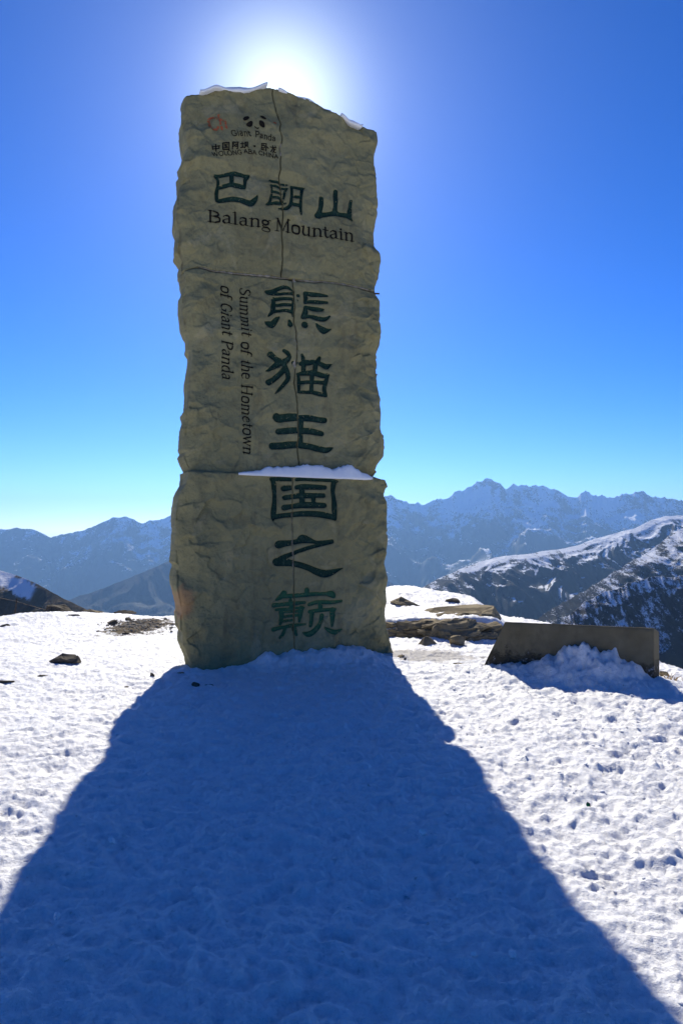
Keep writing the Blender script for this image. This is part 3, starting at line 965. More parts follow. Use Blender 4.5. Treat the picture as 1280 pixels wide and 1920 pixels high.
# --- a small hand-drawn alphabet: letters as chains in units of the em; 'S' thick, 's' thin, 'f' serif
TK, TN, SF = .052, .026, .020
ALPHA = {
    'B': (.62, [('S', [(.13, 0), (.13, .68)]), ('s', [(.02, .67), (.30, .67)]), ('S', [(.30, .67), (.47, .60), (.47, .44), (.30, .37)]), ('s', [(.14, .365), (.33, .365)]),
                ('S', [(.32, .36), (.52, .30), (.54, .10), (.36, .01)]), ('s', [(.02, .01), (.36, .01)])]),
    'M': (.80, [('s', [(.14, 0), (.14, .66)]), ('S', [(.15, .66), (.40, .06)]), ('s', [(.40, .05), (.64, .66)]), ('S', [(.65, .66), (.65, 0)]), ('f', [(.04, .67), (.17, .67)]), ('f', [(.63, .67), (.76, .67)]),
                ('f', [(.04, .01), (.24, .01)]), ('f', [(.55, .01), (.76, .01)])]),
    'a': (.48, [('s', [(.09, .37), (.12, .44), (.22, .47)]), ('S', [(.22, .465), (.33, .43), (.345, .33), (.345, .06)]), ('s', [(.34, .28), (.20, .26), (.10, .20)]), ('S', [(.09, .18), (.08, .09), (.15, .02)]),
                ('s', [(.15, .015), (.25, .03), (.34, .10)]), ('f', [(.345, .03), (.46, .02)])]),
    'l': (.28, [('S', [(.14, 0), (.14, .72)]), ('f', [(.03, .69), (.14, .72)]), ('f', [(.03, .01), (.25, .01)])]),
    'n': (.54, [('S', [(.13, 0), (.13, .46)]), ('f', [(.02, .44), (.13, .47)]), ('s', [(.14, .36), (.24, .46), (.34, .46)]), ('S', [(.34, .45), (.42, .38), (.42, 0)]), ('f', [(.03, .01), (.24, .01)]), ('f', [(.32, .01), (.53, .01)])]),
    'g': (.50, [('S', [(.22, .47), (.10, .40), (.10, .26), (.22, .18)]), ('S', [(.22, .47), (.35, .40), (.35, .26), (.22, .18)]), ('s', [(.34, .42), (.42, .48), (.48, .46)]), ('s', [(.15, .19), (.09, .10), (.20, .05)]),
                ('S', [(.20, .04), (.36, .03), (.44, -.04)]), ('s', [(.44, -.05), (.42, -.16), (.24, -.21), (.08, -.16), (.07, -.06), (.16, .03)])]),
    'o': (.52, [('S', [(.26, .47), (.11, .42), (.08, .24), (.12, .06), (.26, .01)]), ('S', [(.26, .47), (.41, .42), (.45, .24), (.41, .06), (.26, .01)])]),
    'u': (.54, [('S', [(.12, .46), (.12, .12), (.20, .03)]), ('s', [(.20, .02), (.32, .04), (.41, .12)]), ('S', [(.41, .46), (.41, .02)]), ('f', [(.02, .45), (.12, .46)]), ('f', [(.31, .45), (.41, .46)]), ('f', [(.41, .02), (.52, .01)])]),
    't': (.34, [('S', [(.16, .60), (.16, .12), (.22, .02)]), ('s', [(.22, .015), (.33, .05)]), ('s', [(.03, .46), (.31, .46)])]),
    'i': (.28, [('S', [(.14, 0), (.14, .46)]), ('f', [(.03, .44), (.14, .47)]), ('f', [(.03, .01), (.25, .01)]), ('d', [(.14, .62), (.141, .62)])]),
    'S': (.52, [('s', [(.42, .52), (.42, .60), (.32, .67), (.20, .67)]), ('S', [(.20, .66), (.09, .58), (.12, .45), (.28, .36), (.42, .26), (.42, .12), (.33, .03)]), ('s', [(.33, .015), (.18, .01), (.08, .08), (.07, .17)])]),
    'm': (.82, [('S', [(.13, 0), (.13, .46)]), ('f', [(.02, .44), (.13, .47)]), ('s', [(.14, .36), (.22, .46), (.31, .46)]), ('S', [(.31, .45), (.40, .38), (.40, 0)]), ('s', [(.41, .36), (.49, .46), (.58, .46)]),
                ('S', [(.58, .45), (.67, .38), (.67, 0)]), ('f', [(.03, .01), (.23, .01)]), ('f', [(.32, .01), (.48, .01)]), ('f', [(.59, .01), (.78, .01)])]),
    'f': (.32, [('S', [(.13, 0), (.13, .58), (.20, .70)]), ('s', [(.20, .71), (.30, .71), (.34, .66)]), ('s', [(.02, .46), (.28, .46)]), ('f', [(.03, .01), (.25, .01)])]),
    'h': (.54, [('S', [(.13, 0), (.13, .72)]), ('f', [(.02, .69), (.13, .72)]), ('s', [(.14, .36), (.24, .46), (.34, .46)]), ('S', [(.34, .45), (.42, .38), (.42, 0)]), ('f', [(.03, .01), (.24, .01)]), ('f', [(.32, .01), (.53, .01)])]),
    'e': (.47, [('s', [(.10, .27), (.38, .27)]), ('s', [(.38, .27), (.37, .42), (.24, .47)]), ('S', [(.24, .47), (.11, .41), (.08, .25), (.12, .08), (.25, .015)]), ('s', [(.25, .015), (.37, .05), (.41, .11)])]),
    'H': (.74, [('S', [(.15, 0), (.15, .68)]), ('S', [(.58, 0), (.58, .68)]), ('s', [(.15, .35), (.58, .35)])] + [('f', [(x, y), (x + .22, y)]) for x in (.04, .47) for y in (.01, .67)]),
    'w': (.72, [('S', [(.08, .46), (.23, .03)]), ('s', [(.23, .03), (.36, .44)]), ('S', [(.36, .46), (.51, .03)]), ('s', [(.51, .03), (.64, .46)]), ('f', [(.01, .46), (.15, .46)]), ('f', [(.57, .46), (.70, .46)])]),
    'G': (.66, [('s', [(.54, .50), (.50, .62), (.34, .68)]), ('S', [(.34, .675), (.16, .60), (.09, .36), (.16, .10), (.34, .01)]), ('s', [(.34, .005), (.48, .03), (.56, .09)]), ('S', [(.56, .07), (.56, .28)]), ('s', [(.42, .30), (.62, .30)])]),
    'P': (.58, [('S', [(.13, 0), (.13, .68)]), ('s', [(.02, .67), (.32, .67)]), ('S', [(.31, .67), (.48, .61), (.50, .42), (.33, .33)]), ('s', [(.14, .325), (.33, .325)]), ('f', [(.03, .01), (.26, .01)])]),
    'd': (.54, [('S', [(.41, .72), (.41, .02)]), ('f', [(.30, .69), (.41, .72)]), ('f', [(.41, .02), (.52, .01)]), ('s', [(.40, .40), (.32, .47), (.22, .465)]), ('S', [(.22, .46), (.10, .38), (.09, .14), (.19, .02)]), ('s', [(.19, .015), (.30, .03), (.40, .12)])]),
    'C': (.64, [('s', [(.56, .54), (.48, .65), (.36, .68)]), ('S', [(.35, .675), (.15, .60), (.09, .34), (.15, .08), (.35, .005)]), ('s', [(.35, .005), (.48, .03), (.57, .13)])]),
    'W': (.92, [('S', [(.06, .68), (.24, .02)]), ('s', [(.24, .02), (.45, .66)]), ('S', [(.45, .66), (.64, .02)]), ('s', [(.64, .02), (.84, .68)])]),
    'O': (.72, [('S', [(.36, .68), (.15, .60), (.09, .34), (.15, .08), (.36, .005)]), ('S', [(.36, .68), (.57, .60), (.63, .34), (.57, .08), (.36, .005)])]),
    'L': (.52, [('S', [(.12, 0), (.12, .68)]), ('s', [(.12, .02), (.46, .02)])]),
    'N': (.70, [('S', [(.12, 0), (.12, .68)]), ('S', [(.12, .66), (.56, .02)]), ('S', [(.56, 0), (.56, .68)])]),
    'A': (.66, [('S', [(.06, 0), (.32, .68)]), ('S', [(.32, .68), (.58, 0)]), ('s', [(.15, .24), (.49, .24)])]),
    'I': (.26, [('S', [(.13, 0), (.13, .68)])]),
    ' ': (.30, []),
}


def text_strokes(s, p0, p1, cap_px, off, style='serif', slant=0.0, bend=0.0, weight=1.0, up_px=None, track=0.0, letters=False):
    """a line of writing whose baseline runs from photo pixel p0 to p1"""
    a = np.array(uh(*p0, off)); b = np.array(uh(*p1, off))
    base = b - a; ln = np.linalg.norm(base); ex = base / ln
    ey = np.array([-ex[1], ex[0]])
    mid = ((p0[0] + p1[0]) / 2, (p0[1] + p1[1]) / 2)
    em = abs(uh(mid[0], mid[1] - cap_px, off)[1] - uh(*mid, off)[1]) / .68
    wid = sum(ALPHA[c][0] + track for c in s)
    sx = ln / wid
    res = []; x = 0.0; per = []
    rad = {'serif': dict(S=TK, s=TN, f=SF, d=.06), 'sans': dict(S=.042, s=.042, d=.055)}[style]
    for ch in s:
        adv, st = ALPHA[ch]
        n0 = len(res)
        for kind, pts in st:
            if kind not in rad:
                continue
            c = smooth_chain([(px, py, rad[kind]) for px, py in pts], 4) if len(pts) > 2 else np.array([(px, py, rad[kind]) for px, py in pts])
            c = c.copy(); c[:, 2] = rad[kind] * weight
            out = []
            for px, py, r in c:
                gx = (x + px + slant * py) * sx
                tt = gx / ln
                gy = py * em + bend * 4 * tt * (1 - tt)
                out.append((*(a + ex * gx + ey * gy), r * em))
            res.append(np.array(out))
        if len(res) > n0:
            per.append(res[n0:])
        x += adv + track
    return per if letters else res


for letter in text_strokes('Balang', (391, 409.5), (509.5, 427.0), 21.5, U0, letters=True):
    add_glyph('carved_letter', letter, M_BLACK, None, .006, U0, vUP, .004)
for letter in text_strokes('Mountain', (516, 429.5), (664, 452), 22.5, U0, letters=True):
    add_glyph('carved_letter', letter, M_BLACK, None, .006, U0, vUP, .004)
for letter in text_strokes('Summit of the Hometown', (452.5, 533), (457.0, 851), 20.0, U0, slant=.14, weight=.86, letters=True):
    add_glyph('carved_letter', letter, M_BLACK, None, .005, U0, None, .004)
for letter in text_strokes('of Giant Panda', (416.5, 528), (418.0, 709), 20.5, U0, slant=.16, weight=.86, letters=True):
    add_glyph('carved_letter', letter, M_BLACK, None, .005, U0, None, .004)
add_glyph('inscription', text_strokes('Giant', (434.5, 254.5), (472, 253), 12, U0, 'sans'), M_BLACK, 'thin black lettering reading Giant', .003, U0, None, .004)
add_glyph('inscription', text_strokes('Panda', (479, 253.5), (518, 262.5), 11.5, U0, 'sans'), M_BLACK, 'thin black lettering reading Panda', .003, U0, None, .004)
add_glyph('inscription', text_strokes('WOLONG', (398.5, 292), (455, 286.5), 7.8, U0, 'sans', weight=1.35), M_BLACK, 'small black capitals reading WOLONG', .003, U0, None, .0035)
add_glyph('inscription', text_strokes('ABA', (457.5, 285), (483, 287), 7.8, U0, 'sans', weight=1.35), M_BLACK, 'small black capitals reading ABA', .003, U0, None, .0035)
add_glyph('inscription', text_strokes('CHINA', (485.5, 286.5), (523, 295), 7.8, U0, 'sans', weight=1.35), M_BLACK, 'small black capitals reading CHINA', .003, U0, vUP, .0035)
add_glyph('inscription', text_strokes('Ch', (394, 239), (429, 239), 26, U0, 'sans', weight=1.35), M_RED, 'worn red lettering mostly flaked away', .004, U0, None, .004, .2)
add_glyph('inscription', px_strokes([[(1075, 205, 9), (1100, 205, 14), (1105, 225, 10)]], 380, 200, 8, U0), M_RED, 'last worn scrap of red lettering by the crack', .003, U0, vUP, .004)
S8 = 8.0
_cj = dict(ox=380, oy=200, sc=8.0, off=U0)
ZHONG = [[(148, 575, 8), (255, 570, 8)], [(150, 570, 8), (155, 620, 8)], [(252, 570, 8), (248, 612, 8)], [(155, 618, 8), (250, 610, 8)], [(202, 540, 9), (204, 650, 9)]]
GUO2 = [[(300, 540, 8), (302, 638, 8)], [(300, 540, 8), (398, 532, 8)], [(398, 532, 8), (400, 632, 8)], [(302, 638, 8), (400, 630, 8)], [(320, 562, 6), (378, 558, 6)], [(325, 584, 6), (374, 581, 6)], [(318, 612, 6), (382, 608, 6)], [(349, 562, 6), (350, 612, 6)], [(366, 592, 5), (372, 602, 5)]]
A_ = [[(448, 525, 8), (450, 620, 8)], [(448, 525, 6), (478, 522, 6), (464, 550, 6), (480, 572, 6), (455, 585, 6)], [(486, 528, 7), (540, 522, 7)], [(528, 525, 8), (528, 610, 8), (512, 612, 6)], [(492, 552, 6), (492, 585, 6)], [(492, 552, 6), (515, 550, 6)], [(515, 550, 6), (515, 582, 6)], [(492, 584, 6), (515, 582, 6)]]
BA2 = [[(574, 540, 7), (622, 535, 7)], [(598, 515, 8), (600, 590, 8)], [(572, 600, 7), (625, 588, 7)], [(640, 515, 7), (642, 570, 7)], [(640, 515, 7), (680, 512, 7)], [(680, 512, 7), (680, 568, 7)], [(660, 530, 7), (658, 565, 7), (630, 600, 7)], [(664, 572, 7), (690, 595, 7)]]
DOTM = [[(785, 567, 15), (789, 567, 15)]]
WO = [[(896, 525, 7), (892, 615, 7)], [(896, 525, 6), (945, 530, 6)], [(894, 555, 6), (940, 560, 6)], [(940, 558, 6), (938, 590, 6)], [(893, 585, 6), (938, 590, 6)], [(892, 614, 6), (942, 622, 6)], [(920, 528, 6), (918, 560, 6)], [(920, 588, 6), (918, 618, 6)], [(962, 530, 8), (960, 640, 8)], [(965, 570, 7), (995, 598, 7)]]
LONG = [[(1022, 580, 7), (1112, 592, 7)], [(1060, 560, 8), (1058, 610, 8), (1030, 650, 7)], [(1082, 590, 7), (1076, 650, 7), (1105, 660, 7)], [(1100, 612, 6), (1060, 660, 6)], [(1090, 562, 6), (1105, 575, 6)]]
for st, lab in ((ZHONG + GUO2, 'small black Chinese lettering, first pair of the second line'), (A_ + BA2, 'small black Chinese lettering, pair before the dot'), (DOTM, 'small black dot between the Chinese words'),
                (WO + LONG, 'small black Chinese lettering beside the crack')):
    add_glyph('inscription', px_strokes(st, 380, 200, 8.0, U0), M_BLACK, lab, .003, U0, vUP if st is not ZHONG else None, .0035)
PANDA = [[(635, 160, 22), (660, 145, 30), (690, 130, 20)], [(890, 115, 16), (915, 130, 24), (945, 150, 16)], [(690, 245, 28), (715, 238, 36), (735, 212, 26)], [(880, 210, 28), (895, 235, 40), (912, 265, 26)],
         [(790, 272, 7), (810, 288, 8), (830, 298, 8), (848, 290, 6)]]
add_glyph('emblem', px_strokes(PANDA, 380, 200, 8.0, U0), M_BLACK, 'black panda face emblem of ears, eye patches and mouth', .004, U0, None, .004)

# conchoidal chips struck off the face
_sr = np.random.default_rng(5)
CHIPS = []
for k in range(520):
    u = _sr.uniform(-.1, 2.75); h = _sr.uniform(-.1, 7.0)
    r = _sr.uniform(.07, .30) * (1 if _sr.random() < .75 else 1.4)
    CHIPS.append((u, h, r * _sr.uniform(.7, 1.5), r, _sr.uniform(-1.2, 1.2), _sr.uniform(.12, .34) * r))


for k in range(700):                          # small pocks
    r = _sr.uniform(.022, .065)
    CHIPS.append((_sr.uniform(-.1, 2.75), _sr.uniform(-.1, 7.0), r * _sr.uniform(.7, 1.9), r, _sr.uniform(-1.2, 1.2), _sr.uniform(.18, .42) * r))
_du, _dh = uh(637, 632, OFF_UP)
CHIPS.append((_du, _dh, .036, .036, 0., .085))


def facets(U, H, cell, seed):
    """flat chisel facets: every cell of an irregular net is a little plane with its own tilt"""
    x = U / cell + .22 * perlin(U * 5, H * 5, seed); y = H / (cell * .8) + .22 * perlin(U * 5 + 9, H * 5, seed)
    xi = np.floor(x); yi = np.floor(y)
    best = np.full(U.shape, 9.); out = np.zeros_like(U)
    for i in (-1, 0, 1):
        for j in (-1, 0, 1):
            a = _hash(xi + i, yi + j, seed) / 4294967296.0; b = _hash(xi + i, yi + j, seed + 1) / 4294967296.0
            g1 = _hash(xi + i, yi + j, seed + 2) / 2147483648.0 - 1; g2 = _hash(xi + i, yi + j, seed + 3) / 2147483648.0 - 1
            dx = x - (xi + i + a); dy = y - (yi + j + b)
            d = dx * dx + dy * dy
            m = d < best
            best = np.where(m, d, best); out = np.where(m, (dx * g1 + dy * g2) * cell, out)
    return out


def relief(U, H, seed):
    """unevenness of the dressed front, positive into the stone"""
    f = .026 * fbm(U * 1.3, H * 1.1, seed, 3) + .014 * fbm(U * 4.0, H * 3.4, seed + 30, 4) + .004 * fbm(U * 15, H * 14, seed + 60, 3)
    f = f + .016 * (1.1 - ridged(U * 2.6 + .3 * perlin(U * 3, H * 3, seed), H * 2.1, seed + 11, 4))
    fac = facets(U, H, .30, seed + 70) * .115 + facets(U, H, .13, seed + 71) * .085
    ch = np.zeros_like(U)
    for (cu, chh, ru, rh, a, dp) in CHIPS:
        m = np.flatnonzero((np.abs(U - cu) < 1.5 * max(ru, rh)) & (np.abs(H - chh) < 1.5 * max(ru, rh)))
        if m.size == 0:
            continue
        x = U[m] - cu; y = H[m] - chh
        c, s = math.cos(a), math.sin(a)
        q = ((x * c + y * s) / ru) ** 2 + ((-x * s + y * c) / rh) ** 2
        q = q + .25 * perlin(U[m] * 6, H[m] * 6, 77)
        ch[m] = np.maximum(ch[m], dp * np.clip(1 - q, 0, 1) ** .6)
    # chips are shallower where the face was smoothed for the writing
    calm = np.ones_like(U)
    calm *= 1 - .62 * sstep(.15, .35, U) * (1 - sstep(1.15, 1.45, U)) * sstep(5.9, 6.05, H) * (1 - sstep(6.55, 6.75, H))
    calm *= 1 - .45 * sstep(.2, .4, U) * (1 - sstep(2.0, 2.25, U)) * sstep(4.75, 4.95, H) * (1 - sstep(5.75, 5.95, H))
    calm *= 1 - .4 * sstep(1.0, 1.15, U) * (1 - sstep(1.85, 2.1, U)) * sstep(.5, .7, H) * (1 - sstep(4.6, 4.9, H))
    ragged = .55 + .6 * sstep(1.75, 2.2, U) + .35 * (1 - sstep(.1, .45, U)) + .4 * np.clip(perlin(U * .9, H * .7, seed + 5), -.6, 1)
    return f * (.45 + .55 * calm) + np.minimum(ch, .085) * calm + fac * calm ** 2 * np.clip(ragged, .15, 1.3)


def jag(q, sd):
    """broken outline: straight facets of uneven length"""
    r_ = np.random.default_rng(900 + sd)
    h = np.cumsum(r_.choice([.03, .05, .09, .16, .24, .34], 120)) - .6
    a = r_.normal(size=120) * .016
    return np.interp(q, h, a)


class Block:
    def __init__(s, name, label, uL, uR, hB, hT, off, thick, nu, nh, outerL, outerR, seed):
        s.name, s.label, s.uL, s.uR, s.hB, s.hT, s.off, s.T, s.nu, s.nh, s.oL, s.oR, s.seed = name, label, uL, uR, hB, hT, off, thick, nu, nh, outerL, outerR, seed

    def front(s, U, H, carve=True):
        """depth of the face behind the monument's base plane"""
        f = s.off + relief(U, H, 200 + (0 if s.off else 40))

        def bev(d, b):
            t = np.clip(d / b, 0, 1)
            return b * (1 - np.sqrt(np.clip(1 - (1 - t) ** 2, 0, 1)))
        wob = 1 + .6 * perlin(U * 3.1, H * 2.3, s.seed)
        cr = 1 - .7 * sstep(.35, .02, s.hT(U) - H) if s.name == 'top' else 1.0
        bl = (.11 * wob * cr) if s.oL else .009
        br = (.10 * wob * cr) if s.oR else .009
        f = f + bev(U - s.uL(H), bl) + bev(s.uR(H) - U, br)
        f = f + bev(s.hT(U) - H, .035 * wob if s.name != 'top' else .05 * wob) + bev(H - s.hB(U), .02)
        tp = 1 - .9 * sstep(.45, .06, s.hT(U) - H) if s.name == 'top' else 1.0
        if s.oL:
            f = f + tp * .13 * (1 - sstep(.0, .22, U - s.uL(H))) * (.45 + .9 * np.clip(perlin(H * 1.4, U * 0 + .5, s.seed + 4), -.5, 1))
        if s.oR:
            f = f + tp * .13 * (1 - sstep(.0, .30, s.uR(H) - U)) * (.4 + .9 * np.clip(perlin(H * 1.7, U * 0 + .5, s.seed + 5), -.4, 1))
        if carve:
            for g in GLYPHS:
                if abs(g['off'] - s.off) > .01 or g['depth'] < .004:
                    continue
                b = g['box']
                m = np.flatnonzero((U > b[0]) & (U < b[1]) & (H > b[2]) & (H < b[3]))
                if m.size:
                    f[m] += g['depth'] * sstep(-.009, .018, -sdf(g['s'], U[m], H[m]))
        return f

    def build(s):
        nu, nh, ns = s.nu, s.nh, 14
        S, Tt = np.meshgrid(np.linspace(0, 1, nu), np.linspace(0, 1, nh))
        H = np.full(S.shape, .5 * float(s.hB(0.) + s.hT(0.)))
        for _ in range(6):
            a = s.uL(H); b = s.uR(H)
            jl = (jag(H, s.seed) + .004 * fbm(H * 22, H * 0, s.seed, 3)) if s.oL else 0
            jr = (jag(H, s.seed + 50) + .004 * fbm(H * 22, H * 0, s.seed + 1, 3)) if s.oR else 0
            a = a + jl; b = b + jr
            U = a + S * (b - a)
            H = s.hB(U) + Tt * (s.hT(U) - s.hB(U))
        Fd = s.front(U.ravel(), H.ravel()).reshape(U.shape)
        tk = (np.arange(1, ns + 1) / ns) ** 1.3
        # ends: continue each edge backwards with rough broken surfaces
        def side(u0, h0, f0, sign, outer):
            d = f0[:, None] + (s.off + s.T - f0[:, None]) * tk[None, :]
            hh = np.repeat(h0[:, None], ns, 1)
            env = np.sin(np.pi * np.clip(tk, 0, 1))[None, :] ** .7
            if outer:
                bul = (.02 + .035 * fbm(hh * 1.3, d * 2.2, 300 + s.seed, 2) + .018 * (ridged(hh * 2.1, d * 3, 310 + s.seed, 3) - 1)) * env
            else:
                bul = -.004 + 0 * d
            return np.repeat(u0[:, None], ns, 1) + sign * bul, d, hh
        lu, ld, lh = side(U[:, 0], H[:, 0], Fd[:, 0], -1, s.oL)
        ru, rd, rh = side(U[:, -1], H[:, -1], Fd[:, -1], 1, s.oR)
        UU = np.hstack([lu[:, ::-1], U, ru]); DD = np.hstack([ld[:, ::-1], Fd, rd]); HH = np.hstack([lh[:, ::-1], H, rh])
        nc = UU.shape[1]
        V = np.stack([UU, DD, HH], -1).reshape(-1, 3)
        faces = [grid_faces(nh, nc)]
        # top: grid from the front edge to the back
        top0 = (nh - 1) * nc
        rows = [top0 + ns + np.arange(nu)]
        extra = []
        n0 = len(V)
        for k in range(ns):
            uu = U[-1, 1:-1]
            dd = Fd[-1, 1:-1] + (s.off + s.T - Fd[-1, 1:-1]) * tk[k]
            hh = H[-1, 1:-1] + .02 * perlin(uu * 5, dd * 5, s.seed)
            extra.append(np.stack([uu, dd, hh], -1))
            idx = n0 + k * (nu - 2) + np.arange(nu - 2)
            rows.append(np.concatenate([[top0 + ns - 1 - k], idx, [top0 + ns + nu + k]]))
        V = np.vstack([V] + extra)
        R = np.array(rows)
        faces.append(np.stack([R[:-1, :-1], R[:-1, 1:], R[1:, 1:], R[1:, :-1]], -1).reshape(-1, 4))
        # back and bottom as single faces
        left_back = np.arange(nh) * nc; right_back = left_back + nc - 1
        faces.append(np.concatenate([left_back[:-1], R[-1], right_back[:-1][::-1]]))
        faces.append(np.arange(nc)[::-1])
        o = new_mesh('stone_block', V, faces, M_STONE, mon)
        o['label'] = s.label
        return o


GAP = .0045
lo = lambda q: np.full(np.shape(q), -.35)
B = [
    Block('top', 'upper left stone block bearing the emblem, with a snow-capped top', lUP, lambda h: vUP(h) - GAP, lambda u: s1(u) + .006, tTOP, OFF_UP, .60, 130, 215, True, False, 1),
    Block('top', 'upper right stone block with a sloping top', lambda h: vUP(h) + GAP, rUP, lambda u: s1(u) + .006, tTOP, OFF_UP, .60, 120, 200, False, True, 2),
    Block('mid', 'middle left stone block with lettering running down it', lMID, lambda h: vMID(h) - GAP, lambda u: s2(u) - .03, lambda u: s1(u) - .006, OFF_UP, .62, 135, 250, True, False, 3),
    Block('mid', 'middle right stone block with a steel pin at its corner', lambda h: vMID(h) + GAP, rMID, lambda u: s2(u) - .03, lambda u: s1(u) - .006, OFF_UP, .62, 105, 250, False, True, 4),
    Block('low', 'lowest left stone block with a rust-coloured end', lLOW, lambda h: vLOW(h) - GAP * .6, lo, s2L, 0.0, .76, 140, 240, True, False, 5),
    Block('low', 'lowest right stone block with a ragged right edge', lambda h: vLOW(h) + GAP * .6, rLOW, lo, s2L, 0.0, .76, 120, 240, False, True, 6),
]
for b in B:
    b.build()


def face_depth(U, H, off, carve=True):
    """depth of whichever block is at (U, H)"""
    out = np.zeros_like(U)
    if off == 0:
        left = U < vLOW(H); pair = (B[4], B[5]); groups = [(left, pair[0]), (~left, pair[1])]
    else:
        up = H > s1(U)
        groups = [(up & (U < vUP(H)), B[0]), (up & (U >= vUP(H)), B[1]), (~up & (U < vMID(H)), B[2]), (~up & (U >= vMID(H)), B[3])]
    for m, b in groups:
        i = np.flatnonzero(m)
        if i.size:
            out[i] = b.front(U[i], H[i], carve)
    return out


def glyph_mesh(g):
    """outline filled on a fine grid (marching squares), laid into the carving"""
    u0, u1, h0, h1 = g['box']; st = g['step']
    nu = int((u1 - u0) / st) + 2; nh = int((h1 - h0) / st) + 2
    us = u0 + np.arange(nu) * st; hs_ = h0 + np.arange(nh) * st
    Ug, Hg = np.meshgrid(us, hs_)
    D = glyph_sdf(g, Ug.ravel(), Hg.ravel()).reshape(Ug.shape)
    ins = D < 0
    verts = {}; vl = []; tris = []

    def vid(key, u, h):
        k = verts.get(key)
        if k is None:
            k = verts[key] = len(vl); vl.append((u, h))
        return k
    cells = np.argwhere(ins[:-1, :-1] | ins[1:, :-1] | ins[:-1, 1:] | ins[1:, 1:])
    for i, j in cells:
        cs = ((i, j), (i, j + 1), (i + 1, j + 1), (i + 1, j))
        poly = []
        for k in range(4):
            a = cs[k]; b = cs[(k + 1) % 4]
            da, db = D[a], D[b]
            if da < 0:
                poly.append(vid(('v', a), us[a[1]], hs_[a[0]]))
            if (da < 0) != (db < 0):
                t = da / (da - db)
                key = ('e', min(a, b), max(a, b))
                poly.append(vid(key, us[a[1]] + t * (us[b[1]] - us[a[1]]), hs_[a[0]] + t * (hs_[b[0]] - hs_[a[0]])))
        for k in range(1, len(poly) - 1):
            tris.append((poly[0], poly[k], poly[k + 1]))
    if not tris:
        return None
    P = np.array(vl)
    d = face_depth(P[:, 0].copy(), P[:, 1].copy(), g['off']) - (.004 if g['depth'] > .01 else .007)
    V = np.stack([P[:, 0], d, P[:, 1]], -1)
    o = new_mesh(g['name'], V, [np.array(tris)], g['mat'], mon)
    if g['label']:
        o['label'] = g['label']
    return o


for g in GLYPHS:
    glyph_mesh(g)


def mortar(pts, off, w, label, taper=True, seed=0):
    """a squeezed strip of mortar along a joint"""
    c = resample([(x, y) for x, y in pts], 60)
    A = np.array([uh(x, y, off) for x, y in c])
    t = np.gradient(A, axis=0); t /= np.linalg.norm(t, axis=1)[:, None]
    nrm = np.stack([-t[:, 1], t[:, 0]], -1)
    k = np.linspace(-1, 1, 7)
    ww = w * (.25 + 1.1 * np.abs(perlin(np.arange(60) * .21, np.zeros(60) + seed, 401)) + .25 * perlin(np.arange(60) * .8, np.zeros(60), 402 + seed)); ww = np.maximum(ww, .15 * w)
    ww *= np.clip(np.minimum(np.arange(60), 59 - np.arange(60)) / 5.0, .15, 1)
    P = A[:, None, :] + nrm[:, None, :] * (ww[:, None] * k[None, :])[..., None]
    U = P[..., 0].ravel(); H = P[..., 1].ravel()
    base = face_depth(A[:, 0] * 1.0, A[:, 1] + .05 * 0, off, False)
    flat = off + relief(U, H, 200 + (0 if off else 40))
    d = flat + .014 - .009 * (1 - np.tile(k, 60) ** 4) * (1 + .5 * perlin(U * 25, H * 25, 403)) + .006 * fbm(U * 30, H * 30, 404, 3)
    V = np.stack([U, d, H], -1)
    F1 = grid_faces(60, 7)
    Vb = V.copy(); Vb[:, 1] += .08
    n = len(V)
    ring = np.concatenate([np.arange(7), np.arange(1, 60) * 7 + 6, 59 * 7 + np.arange(5, -1, -1), np.arange(58, 0, -1) * 7])
    r2 = np.roll(ring, -1)
    side = np.stack([ring, r2, r2 + n, ring + n], -1)
    o = new_mesh('mortar_strip', np.vstack([V, Vb]), [F1, grid_faces(60, 7, n, True), side[:, ::-1]], M_MORTAR, mon)
    o['label'] = label


mortar([(374, 495), (400, 501), (440, 506), (480, 510), (520, 514), (545, 519)], U0, .015, 'pale mortar in the upper level joint', seed=1)
mortar([(560, 522), (600, 524.5), (640, 529), (680, 536), (702, 543)], U0, .014, 'pale mortar in the right part of the upper level joint', seed=2)
mortar([(552, 612), (554, 630), (556, 650), (554, 672), (554, 696)], U0, .040, 'rough pale mortar patch in the upright joint', seed=3)
mortar([(553, 518), (556, 530), (557, 545)], U0, .034, 'short mortar patch under the level joint', seed=4)
mortar([(548, 960), (549, 1010), (550, 1050), (551, 1105)], 0, .009, 'thin mortar line in the lowest upright joint', seed=5)
mortar([(526, 262), (528, 275), (529, 290)], U0, .035, 'mortar plug at the crack beside the lettering', seed=6)

# drill hole and steel pin


def tube(path, rad, sides=10, cap=True):
    p = np.array(path, float); n = len(p)
    t = np.gradient(p, axis=0); t /= np.linalg.norm(t, axis=1)[:, None]
    ref = np.array([0, 0, 1.0]) if abs(t[0, 2]) < .9 else np.array([1.0, 0, 0])
    a = np.cross(t, ref); a /= np.linalg.norm(a, axis=1)[:, None]
    b = np.cross(t, a)
    rr = np.broadcast_to(np.asarray(rad, float), (n,))
    th_ = np.linspace(0, 2 * np.pi, sides, endpoint=False)
    V = p[:, None, :] + rr[:, None, None] * (a[:, None, :] * np.cos(th_)[None, :, None] + b[:, None, :] * np.sin(th_)[None, :, None])
    V = V.reshape(-1, 3)
    i = np.arange(n - 1)[:, None] * sides; j = np.arange(sides); j2 = (j + 1) % sides
    q = np.stack([i + j, i + j2, i + sides + j2, i + sides + j], -1).reshape(-1, 4)
    fs = [q]
    if cap:
        fs += [np.arange(sides)[::-1], (n - 1) * sides + np.arange(sides)]
    return V, fs


